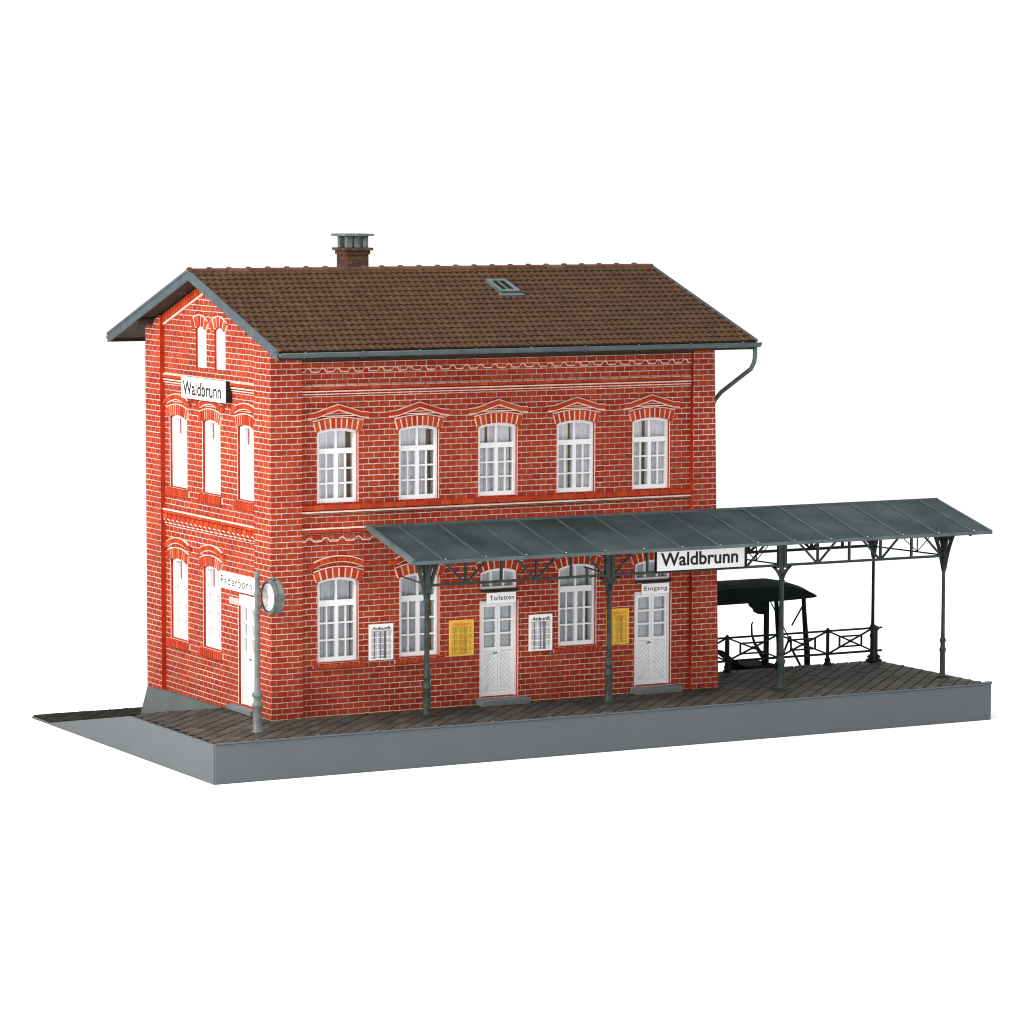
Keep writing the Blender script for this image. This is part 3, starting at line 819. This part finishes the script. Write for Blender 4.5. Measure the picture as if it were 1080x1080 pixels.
# slabs laid on the diagonal
def clip(poly, ax, lim, keep_less):
    out = []
    for k in range(len(poly)):
        a, b_ = poly[k], poly[(k + 1) % len(poly)]
        ia = (a[ax] <= lim) == keep_less; ib = (b_[ax] <= lim) == keep_less
        if ia: out.append(a)
        if ia != ib:
            t = (lim - a[ax]) / (b_[ax] - a[ax]); out.append(tuple(a[i] + t * (b_[i] - a[i]) for i in range(2)))
    return out
def slabs(region, zfun, gap, sw, sl, mat, name, clips, parent, xl=None, xr=None):
    m = MB(); x0, x1, y0, y1 = region
    c45 = math.sqrt(.5)
    # u runs along (1,1), v along (-1,1)
    us = [c45 * (x + y) for x in (x0, x1) for y in (y0, y1)]; vs = [c45 * (y - x) for x in (x0, x1) for y in (y0, y1)]
    j0, j1 = int(min(vs) / sw) - 1, int(max(vs) / sw) + 1
    for j in range(j0, j1 + 1):
        off = (j * .37 % 1) * sl
        i0, i1 = int((min(us) - off) / sl) - 1, int((max(us) - off) / sl) + 1
        for i in range(i0, i1 + 1):
            ua, ub, va, vb = off + i * sl + gap / 2, off + (i + 1) * sl - gap / 2, j * sw + gap / 2, (j + 1) * sw - gap / 2
            vm = (j + .5) * sw
            if xl is not None: ua = max(ua, xl / c45 + vm)
            if xr is not None: ub = min(ub, xr / c45 + vm)
            if ub - ua < .05: continue
            poly = [(c45 * (u - v), c45 * (u + v)) for u, v in ((ua, va), (ub, va), (ub, vb), (ua, vb))]
            for ax, lim, kl in clips:
                poly = clip(poly, ax, lim, kl)
                if len(poly) < 3: break
            if len(poly) < 3: continue
            cx_ = sum(q[0] for q in poly) / len(poly); cy_ = sum(q[1] for q in poly) / len(poly)
            if not (x0 <= cx_ <= x1 and y0 <= cy_ <= y1): continue
            dz = random.uniform(-.006, .006); tx = random.uniform(-.006, .006)
            top = [(q[0], q[1], zfun(q[0], q[1]) + dz + tx * (q[0] - cx_)) for q in poly]
            bot = [(q[0], q[1], t[2] - .045) for q, t in zip(poly, top)]
            uv = (i + .5, j + .5)
            m.face(top, uv)
            for k in range(len(poly)): m.face([bot[k], bot[(k + 1) % len(poly)], top[(k + 1) % len(poly)], top[k]], uv)
    return m.build(name, mat, parent)
flat = lambda x, y: 0.0
bed = MB(); bed.box(PXL + .06, PXR - .2, PY0 + .06, -.022, -.044, -.022); bed.box(15.07, PXR - .2, -.02, PYB - .06, -.044, -.022); bed.box(PXL + .06, -.01, -.02, YF - .01, -.044, -.022)
bed.build('paving_bed', M['joint'], plat)
slabs((PXL - .2, 15.06, PY0, -.03), flat, .045, .37, .70, M['paving'], 'paving', [(1, PY0 + .055, False), (1, -.01, True), (0, 15.06, True)], plat, xl=PXL + .10)
slabs((15.06, PXR + .2, PY0, PYB + .02), flat, .045, .37, .70, M['paving'], 'paving', [(1, PY0 + .055, False), (0, 15.062, False), (1, PYB, True)], plat, xr=PXR - .22)
slabs((PXL - .2, -.01, -.01, YF), flat, .045, .37, .70, M['paving'], 'paving', [(1, -.008, False), (0, -.005, True), (1, YF, True)], plat, xl=PXL + .10)
rfun = lambda x, y: max(ZB + .10, (ZB + .09) * (y - YF) / (YE - YF))
slabs((PXL + .02, -.13, YF, YT), rfun, .03, .40, .86, M['ramp'], 'ramp_paving', [(1, YF + .01, False), (0, -.12, True), (1, YT, True), (0, PXL + .02, False)], plat)

slabs((-.12, 2.4, 9.53, YT), lambda x, y: ZB + .10, .03, .40, .86, M['ramp'], 'ramp_paving', [(1, 9.53, False), (0, -.118, False), (0, 2.38, True), (1, YT, True)], plat)
# ------------------------------------------------------------------ canopy
can = thing('platform_canopy', 'grey-green sheet metal platform canopy on slender iron posts before the brick front', 'canopy', (13, -1.4, 0))
CX0, CX1, CYF, CZF, CYR, CZR, CYB = 3.09, 23.04, -2.92, 4.69, .05, 5.45, 3.02
CS = (CZR - CZF) / (CYR - CYF)
def cz(y): return CZR - abs(y - CYR) * CS
c = MB()
c.loft([(CX0, CYF, CZF - .075), (CX1, CYF, CZF - .075), (CX1, CYR, CZR - .075), (CX0, CYR, CZR - .075)], [(CX0, CYF, CZF), (CX1, CYF, CZF), (CX1, CYR, CZR), (CX0, CYR, CZR)])
c.loft([(15.03, CYR + .001, CZR - .075), (CX1, CYR + .001, CZR - .075), (CX1, CYB, cz(CYB) - .075), (15.03, CYB, cz(CYB) - .075)], [(15.03, CYR + .001, CZR), (CX1, CYR + .001, CZR), (CX1, CYB, cz(CYB)), (15.03, CYB, cz(CYB))])
CR = c.build('roof', M['canopy'], can)
sm = MB()
SX = [4.03 + 1.308 * k for k in range(15)]
for x in SX:
    sm.bar((x, CYF + .02, CZF + .018), (x, CYR - .02, CZR + .014), .055, .045)
    if x > 15.1: sm.bar((x, CYB - .02, cz(CYB) + .018), (x, CYR + .02, CZR + .014), .055, .045)
sm.build('seam', M['seam'], CR)
ed = MB()
ed.bar((CX0 - .02, CYF - .02, CZF - .03), (CX1 + .02, CYF - .02, CZF - .03), .05, .095)
ed.bar((CX0, CYF, CZF - .01), (CX0, CYR, CZR - .01), .10, .16)
ed.bar((CX1, CYF, CZF - .01), (CX1, CYR, CZR - .01), .05, .10)
ed.bar((CX0 - .04, CYR - .045, CZR + .005), (CX1 + .02, CYR - .045, CZR + .005), .11, .07)
ed.build('edge_trim', M['edge_metal'], CR)
rv = MB()
for x in SX:
    rv.lathe([(.034, 0), (.026, .016)], (x + .1, CYF + .07, CZF + .03), 'z', 6)
rv.build('rivet', M['rivet'], CR)

YP = -1.4; PX = [4.28, 10.34, 16.38, 22.36]; BZ = 3.82; YR_ = 2.45
def post_profile(r, top): return [(r * 1.75, 0), (r * 1.75, .10), (r * 1.45, .13), (r * 1.4, .80), (r * 1.75, .84), (r * 1.75, .92), (r * 1.25, .96), (r * 1.25, 1.10), (r * 1.65, 1.14), (r * 1.65, 1.20), (r * 1.08, 1.26), (r, 1.6), (r * .88, top - .30), (r * 1.3, top - .27), (r * 1.3, top - .20), (r * .9, top - .16), (r * .9, top)]
topz = cz(YP) - .16
def flare(m, x, y, z0, z1, sx, sy, t=.06):
    """openwork quarter-curve bracket rising from the post outwards"""
    n = 9; pts = []
    for k in range(n + 1):
        q = k / n; pts.append((.5 * q + .5 * q ** 2.5, q))
    pts = [(x + sx * (.06 + p), y + sy * (.06 + p), z0 + (z1 - z0) * q) for p, q in pts]
    d = Vector((-sy, sx, 0)).normalized() * .018      # cast web in the lower half
    web = [Vector((x, y, pts[0][2]))] + [Vector(p) for p in pts[:5]] + [Vector((x, y, pts[4][2]))]
    m.loft([p - d for p in web], [p + d for p in web])
    for k in range(n): m.bar(pts[k], pts[k + 1], t, t)
    m.bar((x + sx * .05, y + sy * .05, z1 - .03), (x + sx * 1.1, y + sy * 1.1, z1 - .03), t, t)
    # inner scroll
    q0, q1, q2 = pts[2], pts[5], pts[8]
    m.bar(q1, (x + sx * .1, y + sy * .1, z1 - .08), t * .7, t * .7)
    m.tube([(x + sx * .1, y + sy * .1, z0 + (z1 - z0) * .35), (x + sx * .26, y + sy * .26, z0 + (z1 - z0) * .60), (x + sx * .22, y + sy * .22, z0 + (z1 - z0) * .8), (x + sx * .1, y + sy * .1, z0 + (z1 - z0) * .72)], t * .32, 6)
for i, x in enumerate(PX):
    end = i in (0, 3)
    r = .078 if i < 3 else .060
    m = MB(); m.lathe(post_profile(r, 3.62 if end else 3.55), (x, YP, 0), 'z', 14)
    m.box(x - r * 2.1, x + r * 2.1, YP - r * 2.1, YP + r * 2.1, -.004, .06)
    P_ = m.build('post', M['iron'] if i < 3 else M['iron'], can)
    k = MB()
    if end:
        k.box(x - .075, x + .075, YP - .075, YP + .075, 3.60, topz)
        for sx in (-1, 1): flare(k, x, YP, 3.42, topz - .02, sx * .56, 0, .085)
        for sy in (-1, 1): flare(k, x, YP, 3.9, cz(YP + sy * .5) - .13, 0, sy * .45, .05)
    else:
        k.box(x - .15, x - .05, YP - .06, YP + .06, BZ - .08, topz); k.box(x + .05, x + .15, YP - .06, YP + .06, BZ - .08, topz)
        k.box(x - .05, x + .05, YP - .03, YP + .03, BZ - .30, topz)
        for sx in (-1, 1): flare(k, x, YP, 3.36, BZ - .02, sx * .30, 0, .07)
    k.build('bracket', M['iron'] if i < 3 else M['dark_iron'], P_)  # end bracket in darker iron, its backlit shade put into the colour
def truss(x0, x1, y, zb, zt, up_first, n, mat, w=.075, name='truss'):
    m = MB()
    m.bar((x0, y, zb), (x1, y, zb), w, w)
    for k in range(n + 1):
        xa = x0 + (x1 - x0) * k / n
        if 0 < k < n: m.bar((xa, y, zb + w * .4), (xa, y, zt), w * .9, w * .9)
        if k < n:
            xb = x0 + (x1 - x0) * (k + 1) / n
            u = (k % 2 == 0) == up_first
            a = (xa + (.04), y + .004, zb + .02 if u else zt - .02); b_ = (xb - .04, y + .004, zt - .02 if u else zb + .02)
            m.bar(a, b_, w * .75, w * .75)
    for k in range(1, n):
        if (k % 2 == 0) == up_first or True:
            xa = x0 + (x1 - x0) * k / n
            if (k % 2 == 1) != up_first: m.bar((xa - .10, y - .003, zb + .03), (xa + .10, y - .003, zb + .03), w * 1.2, w * 1.6)
    return m.build(name, mat, can)
truss(PX[0] + .1, PX[1] - .14, YP, BZ, topz, False, 5, M['iron'])
truss(PX[1] + .14, PX[2] - .14, YP, BZ, topz, True, 5, M['iron'])
truss(PX[2] + .14, PX[3] - .08, YP, BZ, topz, False, 5, M['iron'])
tb = MB(); tb.box(CX0 + .15, PX[3] + .52, YP - .05, YP + .05, topz, topz + .085); tb.build('purlin', M['iron'], can)
tr = MB(); tr.box(15.06, PX[3] + .3, YR_ - .05, YR_ + .05, topz - .1, topz - .02); tr.build('purlin', M['dark_iron'], can)
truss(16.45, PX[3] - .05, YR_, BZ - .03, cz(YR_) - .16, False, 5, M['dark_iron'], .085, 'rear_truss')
for x in (16.38, PX[3] - .02):
    m = MB(); m.lathe([(r * .62, h) for r, h in post_profile(.085, 3.9)], (x, YR_, 0), 'z', 12)
    P_ = m.build('rear_post', M['dark_iron'], can)
    k = MB(); k.box(x - .06, x + .06, YR_ - .06, YR_ + .06, 3.8, cz(YR_) - .12)
    for sx in (-1, 1): flare(k, x, YR_, 3.42, cz(YR_) - .14, sx * .34, 0, .08)
    k.build('bracket', M['dark_iron'], P_)
# tie rods and rafters across the canopy
for i, x in enumerate(PX):
    m = MB()
    yw = .13 if x < 15 else YR_
    m.tube([(x, YP, BZ + .02), (x, yw, BZ - .06 if x > 15 else BZ + .1)], .024, 6)
    if x < 15:
        m.bar((x, CYF + .1, cz(CYF + .1) - .12), (x, 0.1, cz(.1) - .12), .06, .08)
    else:
        m.bar((x, CYF + .1, cz(CYF + .1) - .12), (x, CYR, CZR - .12), .06, .08); m.bar((x, CYB - .1, cz(CYB - .1) - .12), (x, CYR, CZR - .12), .06, .08)
        m.tube([(x, CYR, BZ), (x, CYR, CZR - .1)], .022, 6)
        m.tube([(x, YP + .1, topz - .05), (x, CYR, BZ)], .016, 6); m.tube([(x, YR_ - .1, topz - .05), (x, CYR, BZ)], .016, 6)
    m.build('tie_frame', M['dark_iron'] if x > 15 else M['iron'], can)

# ------------------------------------------------------------------ railing at the back of the open platform
RY = 2.72; RPX = [15.25, 17.02, 18.92, 20.80, 22.58]
rail = thing('iron_railing', 'black iron railing of crossed panels along the back of the open platform', 'railing', (19, RY, 0))
m = MB()
m.tube([(15.1, RY, 1.085), (22.88, RY, 1.085)], .034, 8); m.tube([(15.1, RY, .345), (22.88, RY, .345)], .038, 8)
m.build('rail', M['dark_iron'], rail)
for i, x in enumerate(RPX):
    last = i == 4; m = MB()
    r = .055 if not last else .12
    m.lathe([(r * 2.2, 0), (r * 2.2, .06), (r * 1.5, .10), (r * 1.9, .16), (r * 1.1, .24), (r, .3), (r, 1.0), (r * 1.4, 1.04), (r * 1.4, 1.12), (r * .7, 1.16), (r * .4, 1.19 if not last else 1.18)], (x, RY, 0), 'z', 12)
    if i == 1: m.lathe([(.075, 0), (.075, 1.0)], (x, RY, 0), 'z', 8)
    m.build('post', M['dark_iron'], rail)
for i in range(4):
    a, b_ = RPX[i] + .06, RPX[i + 1] - (.06 if i < 3 else .1); m = MB(); w = .05
    cx_ = (a + b_) / 2; hw_ = (b_ - a) / 2; z0, z1 = .37, 1.06; zc_ = (z0 + z1) / 2
    ra, rb, rz0, rz1 = cx_ - hw_ * .52, cx_ + hw_ * .52, zc_ - .165, zc_ + .165
    m.bar((a, RY, z0), (b_, RY, z1), w, w); m.bar((a, RY + .004, z1), (b_, RY + .004, z0), w, w)
    for p, q in (((ra, rz0), (ra, rz1)), ((rb, rz0), (rb, rz1)), ((ra, rz0), (rb, rz0)), ((ra, rz1), (rb, rz1))):
        m.bar((p[0], RY - .003, p[1]), (q[0], RY - .003, q[1]), w, w)
    m.lathe([(.055, -.02), (.055, .02)], (cx_, RY, zc_), 'y', 10)
    m.build('panel', M['dark_iron'], rail)

# ------------------------------------------------------------------ roofed carriage behind the railing
car = thing('open_carriage', 'black open carriage with arched roof and curved lever, behind the iron railing', 'carriage', (19.3, 5.0, ZB))
CYc = 5.0; W2 = .72
m = MB()
prof = [(15.6, 1.98), (15.9, 2.30), (16.6, 2.48), (18.2, 2.60), (19.9, 2.60), (20.5, 2.50), (21.0, 2.34), (21.3, 2.16), (21.42, 2.05), (21.3, 2.0), (20.6, 1.96)]
low = [(20.4, 1.95), (19.5, 1.93), (18.3, 1.92), (16.2, 1.90)]
lp = prof + low
nx = 6
for k in range(nx):
    ya, yb = CYc - W2 + 2 * W2 * k / nx, CYc - W2 + 2 * W2 * (k + 1) / nx
    sa = 1 - .25 * ((ya - CYc) / W2) ** 2; sb = 1 - .25 * ((yb - CYc) / W2) ** 2
    f = lambda z, s_: 1.9 + (z - 1.9) * s_
    m.loft([(x, ya, f(z, sa)) for x, z in lp], [(x, yb, f(z, sb)) for x, z in lp], k in (0, nx - 1))
m.build('roof', M['soot'], car)
for y in (CYc - W2 + .1, CYc + W2 - .1):
    if y < CYc:
        m = MB(); m.bar((19.53, y, -.5), (19.53, y, 1.96), .13, .13)
        m.build('roof_post', M['soot'], car)
    m = MB()
    k_ = 0 if y < CYc else -.26
    m.tube([(20.95 + k_, y, 2.0), (20.96 + k_, y, 1.7), (21.02 + k_, y, 1.0), (21.10 + k_, y, .2), (21.12 + k_, y, -.5)], [.07, .075, .085, .10, .105], 8)
    m.build('dash_post', M['soot'], car)
    m = MB(); m.bar((16.6, y, -.5), (16.6, y, 2.0), .13, .13); m.build('roof_post', M['soot'], car)
yb = CYc - W2 + .1
m = MB(); m.prism([(19.46, 1.95), (18.85, 1.93), (18.88, 1.82), (19.02, 1.72), (19.06, 1.62), (19.22, 1.54), (19.46, 1.52)], -.05, .05, lambda s_, z, o: (s_, yb + o, z)); m.build('bracket', M['soot'], car)
m = MB(); m.tube([(19.68, yb, 1.92), (20.38, yb, .72)], .022, 6); m.tube([(20.92, yb, 1.72), (20.5, yb, 1.10)], .032, 6); m.build('brace', M['soot'], car)
m = MB(); m.tube([(20.42, yb, .75), (20.42, yb, .55)], .07, 8); m.tube([(20.42, yb, .7), (19.95, yb, -.30)], .04, 6); m.tube([(20.5, yb, .35), (20.98, yb, -.45)], .042, 6); m.build('brace', M['soot'], car)
m = MB(); m.tube([(19.02, yb, 1.30), (18.97, yb, 1.22), (18.98, yb, .9), (19.08, yb, .62), (19.25, yb, .36), (19.42, yb, .12), (19.5, yb, -.2)], [.022, .028, .035, .045, .07, .075, .08], 8); m.build('lever', M['soot'], car)
m = MB(); m.box(18.80, 19.95, CYc - W2, CYc + W2, -.50, -.12); m.box(16.0, 21.2, CYc - W2 + .05, CYc + W2 - .05, -.62, -.48); m.build('floor', M['soot'], car, .05)
m = MB(); m.bar((18.1, CYc, .35), (18.9, CYc, -.25), .5, .10); m.box(16.6, 18.1, CYc - .5, CYc + .5, -.48, -.33); m.build('seat', M['soot'], car, .03)
for x in (16.9, 20.3):
    for y in (CYc - .62, CYc + .62):
        m = MB(); m.lathe([(.06, -.09), (.30, -.05), (.33, -.05), (.33, .05), (.30, .05), (.06, .09)], (x, y, -.815), 'y', 20); m.build('wheel', M['soot'], car)

# ------------------------------------------------------------------ signs and notices
def PX_(xf): return lambda s_, z, o: (xf - o, s_, z)
def PY_(yf): return lambda s_, z, o: (s_, yf - o, z)
sg = thing('station_sign', 'large white station name board hung under the canopy edge', 'sign', (13.4, -1.52, 3.85))
P = PY_(-1.52); m = MB(); m.box(11.90, 14.97, -1.52, -1.42, 3.86, 4.52); m.build('board', M['sign_white'], sg, .01)
m = MB(); m.box(11.875, 11.899, -1.525, -1.41, 3.84, 4.54); m.box(14.971, 15.06, -1.525, -1.40, 3.84, 4.54); m.box(11.88, 15.05, -1.522, -1.41, 3.825, 3.859); m.build('frame', M['black'], sg)
text_part('lettering', 'Waldbrunn', M['black'], sg, 12.03, 14.74, 3.99, 4.40, .004, P, bold=.022)
sg = thing('station_sign', 'white name board high on the left gable above the upper windows', 'sign', (-.1, 4.6, 8.95))
xf = -.10; P = PX_(xf)
m = MB(); m.box(xf, xf + .05, 2.98, 6.16, 8.94, 9.58); m.build('board', M['sign_white'], sg, .01)
m = MB(); m.box(xf + .051, xf + .21, 2.97, 6.12, 8.95, 9.57); m.build('backing', M['black'], sg)
text_part('lettering', 'Waldbrunn', M['black'], sg, 6.03, 3.22, 9.04, 9.46, .004, P, bold=.022)
for (x, txt, lab) in ((DOORX[0], 'Toiletten', 'small white door sign lettered Toiletten over the left front door'), (DOORX[1], 'Eingang', 'small white door sign lettered Eingang over the right front door')):
    sg = thing('door_sign', lab, 'sign', (x, FY - .02, 2.98), 'signs over the front doors')
    m = MB(); m.box(x - .42, x + .54, FY - .06, FY - .004, 2.98, 3.30); m.build('board', M['sign_white'], sg, .008)
    text_part('lettering', txt, M['black'], sg, x - .34, x + .47, 3.075 if txt == 'Toiletten' else 3.05, 3.215, .064, PF, bold=.008, spacing=1.12)
def notice(x0, x1, z0, z1, title, yellow, lab):
    t = thing('timetable_notice', lab, 'notice', ((x0 + x1) / 2, FY - .02, z0), 'timetable notices on the front wall')
    m = MB(); m.box(x0, x1, FY - .05, FY - .004, z0, z1)
    w = x1 - x0; h = z1 - z0
    text_part('title', title, M['orange_print'] if yellow else M['black'], t, x0 + w * .12, x1 - w * .10, z1 - h * .165, z1 - h * .065, .056, PF, bold=.02)
    g = m; g.mat = 1; rng = random.Random(int(x0 * 100))
    xs = [.08, .20, .36, .50, .64, .78, .92]
    for r in range(26):
        zz = z1 - h * .22 - r * (h * .74 / 26)
        if r % 6 == 5: continue
        for k in range(6):
            a = x0 + w * xs[k] + .008; b_ = a + w * (xs[k + 1] - xs[k]) * rng.uniform(.55, .92)
            g.prism([(a, zz - .018), (b_, zz - .018), (b_, zz), (a, zz)], .04, .053, PF)
    g.mat = 2
    for k in (.19, .46, .61, .66):
        g.prism([(x0 + w * k, z0 + h * .04), (x0 + w * k + .026, z0 + h * .04), (x0 + w * k + .026, z1 - h * .20), (x0 + w * k, z1 - h * .20)], .04, .0545, PF)
    g.prism([(x0 + w * .06, z1 - h * .205), (x1 - w * .06, z1 - h * .205), (x1 - w * .06, z1 - h * .193), (x0 + w * .06, z1 - h * .193)], .04, .055, PF)
    g.build('board', [M['yellow'] if yellow else M['sign_white'], M['olive_print'] if yellow else M['grey_print'], M['olive_print'] if yellow else M['dark_print']], t)
notice(3.17, 3.95, 1.53, 2.58, 'Ankunft', False, 'white arrivals notice between the two left ground-floor windows')
notice(5.80, 6.60, 1.49, 2.55, 'Abfahrt', True, 'yellow departures notice left of the Toiletten door')
notice(8.47, 9.25, 1.48, 2.57, 'Ankunft', False, 'white arrivals notice right of the Toiletten door')
notice(11.12, 11.90, 1.52, 2.60, 'Abfahrt', True, 'yellow departures notice partly behind a post, left of the Eingang door')

# ------------------------------------------------------------------ clock post with destination board
KX, KY = -1.29, -1.87
clk = thing('clock_post', 'grey iron post at the platform corner carrying a round clock', 'clock', (KX, KY, 0))
m = MB(); m.lathe([(.17, 0), (.17, .05), (.13, .08), (.125, .72), (.155, .76), (.155, .82), (.11, .86), (.11, 1.0), (.15, 1.04), (.15, 1.12), (.085, 1.18), (.082, 2.2), (.072, 4.50), (.06, 4.54), (.02, 4.56)], (KX, KY, 0), 'z', 16)
m.build('post', M['clock_iron'], clk)
kc = (KX + .345, KY, 3.81)
m = MB()
m.lathe([(.47, 0.0), (.49, .02), (.49, .06), (.46, .08), (.46, .22), (.49, .24), (.49, .28), (.45, .30)], (kc[0], kc[1], kc[2]), 'x', 32)
m.lathe([(.055, 0), (.075, .03), (.05, .10), (.02, .13)], (kc[0] + .15, kc[1], kc[2] + .45), 'z', 10)
m.lathe([(.05, 0), (.03, .06)], (kc[0] + .15, kc[1], kc[2] - .50), 'z', 8)
H = m.build('clock_case', M['clock_iron'], clk)
m = MB(); n = 32
rin = [(kc[0] - .012, kc[1] + .49 * math.cos(2 * math.pi * k / n), kc[2] + .49 * math.sin(2 * math.pi * k / n)) for k in range(n)]
rii = [(kc[0] - .03, kc[1] + .425 * math.cos(2 * math.pi * k / n), kc[2] + .425 * math.sin(2 * math.pi * k / n)) for k in range(n)]
rij = [(kc[0] - .004, kc[1] + .38 * math.cos(2 * math.pi * k / n), kc[2] + .38 * math.sin(2 * math.pi * k / n)) for k in range(n)]
m.loft(rin, rii, False); m.mat = 1; m.loft(rii, rij, False); m.build('rim', [M['clock_iron'], M['iron']], H)
m = MB(); m.lathe([(.395, 0), (.395, .004)], (kc[0] - .008, kc[1], kc[2]), 'x', 32); m.build('dial', M['dial'], H)
m = MB()
for k in range(12):
    a = math.pi * k / 6; ca, sa = math.cos(a), math.sin(a)
    m.bar((kc[0] - .010, kc[1] + .31 * sa, kc[2] + .31 * ca), (kc[0] - .010, kc[1] + .36 * sa, kc[2] + .36 * ca), .022, .004, (1, 0, 0))
for a, l, w in ((R(-62), .20, .03), (R(48), .31, .022)):
    m.bar((kc[0] - .014, kc[1], kc[2]), (kc[0] - .014, kc[1] + l * math.sin(a), kc[2] + l * math.cos(a)), w, .004, (1, 0, 0))
m.build('hand', M['pale_print'], H)
m = MB(); m.lathe([(.09, 0), (.10, .03), (.06, .05)], (kc[0] + .17, kc[1] - .51, kc[2]), 'y', 14); m.lathe([(.03, 0), (.03, .015)], (kc[0] + .17, kc[1] - .525, kc[2]), 'y', 10); m.build('boss', M['edge_metal'], H)
m = MB()
for z in (3.92, 3.36): m.tube([(KX, KY, z), (kc[0] + .03, kc[1] + .42, 3.81 + (z - 3.64) * .7)], .03, 8)
for z in (3.92, 3.36): m.lathe([(.085, -.035), (.10, -.02), (.10, .02), (.085, .035)], (KX, KY, z), 'z', 12)
m.build('clock_arm', M['clock_iron'], clk)
db = thing('destination_board', 'narrow white destination board lettered Paderborn, fixed to the clock post', 'sign', (KX, -.6, 3.9))
xf = KX - .03; P = PX_(xf)
m = MB(); m.box(xf, xf + .05, KY + .08, .66, 3.86, 4.33); m.build('board', M['sign_white'], db, .008)
text_part('lettering', 'Paderborn', M['black'], db, .54, -1.58, 3.97, 4.23, .003, P, bold=.014, spacing=1.35)
m = MB(); m.box(xf, xf + .04, KY + .08, -.72, 3.50, 3.80); m.build('lower_board', M['sign_white'], db, .008)
m = MB(); m.box(xf, xf + .04, -.719, -.02, 3.47, 3.66); m.build('pink_label', M['pink'], db, .006)
m = MB(); m.bar((xf + .02, KY + .3, 3.79), (xf + .02, KY + .3, 3.87), .03); m.bar((xf + .02, -.8, 3.79), (xf + .02, -.8, 3.87), .03)
m.bar((xf + .03, KY + .0, 4.1), (xf + .03, KY + .1, 4.1), .04, .3); m.build('hanger', M['zinc'], db)
m = MB()
for k, s_ in enumerate((-1.30, -1.38, -1.48)): m.prism([(s_, 3.60), (s_ - .05, 3.60), (s_ - .05, 3.66), (s_, 3.66)], .0, .003, P)
m.build('mark', M['grey_print'], db)

# ------------------------------------------------------------------ the white table top it stands on
GROUND = True
if GROUND:
    g = MB(); n = 64
    g.face([(8 + 420 * math.cos(2 * math.pi * k / n), 420 * math.sin(2 * math.pi * k / n), ZB - .004) for k in range(n)])
    o = g.build('ground', simple('white_ground', (.96, .96, .96), .9, .0, .0, .01)); o['kind'] = 'structure'

# ------------------------------------------------------------------ world, lamps, camera
w = bpy.data.worlds.new('World'); sc.world = w; w.use_nodes = True
bg = w.node_tree.nodes['Background']; bg.inputs[0].default_value = (1, 1, 1, 1); bg.inputs[1].default_value = 1.06
def area(name, loc, target, size, power, col=(1, 1, 1)):
    l = bpy.data.lights.new(name, 'AREA'); l.shape = 'SQUARE'; l.size = size; l.energy = power; l.color = col
    o = bpy.data.objects.new(name, l); COL.objects.link(o); o.location = loc
    o.rotation_euler = (Vector(target) - Vector(loc)).to_track_quat('-Z', 'Y').to_euler()
    return o
area('key_softbox', (-42, -9, 25), (3, 3, 4), 16, 30000, (1, .95, .86))
area('overhead_softbox', (6, -4, 48), (10, 2, 0), 46, 16500)

yaw, pitch, roll, f = .49719002, -.0929288, .00293143, 3835.21416
C_ = Vector((-43.158037, -93.935922, 15.640701))
F = Vector((math.sin(yaw) * math.cos(pitch), math.cos(yaw) * math.cos(pitch), math.sin(pitch)))
Rt = Vector((math.cos(yaw), -math.sin(yaw), 0)); U = Rt.cross(F)
R2 = Rt * math.cos(roll) + U * math.sin(roll); U2 = -Rt * math.sin(roll) + U * math.cos(roll)
cam = bpy.data.cameras.new('camera'); co = bpy.data.objects.new('camera', cam); COL.objects.link(co)
mt = Matrix((R2, U2, -F)).transposed().to_4x4(); mt.translation = C_
co.matrix_world = mt
cam.sensor_width = 36; cam.lens = 36 * f / 1080; cam.clip_start = 1; cam.clip_end = 1500
sc.camera = co
vs = sc.view_settings
vs.view_transform = 'Standard'; vs.look = 'None'; vs.exposure = 0; vs.gamma = 1; vs.use_curve_mapping = False
sc.render.engine = 'CYCLES'
sc.cycles.pixel_filter_type = 'BLACKMAN_HARRIS'; sc.cycles.filter_width = 1.1
sc.cycles.max_bounces = 8; sc.cycles.transparent_max_bounces = 12
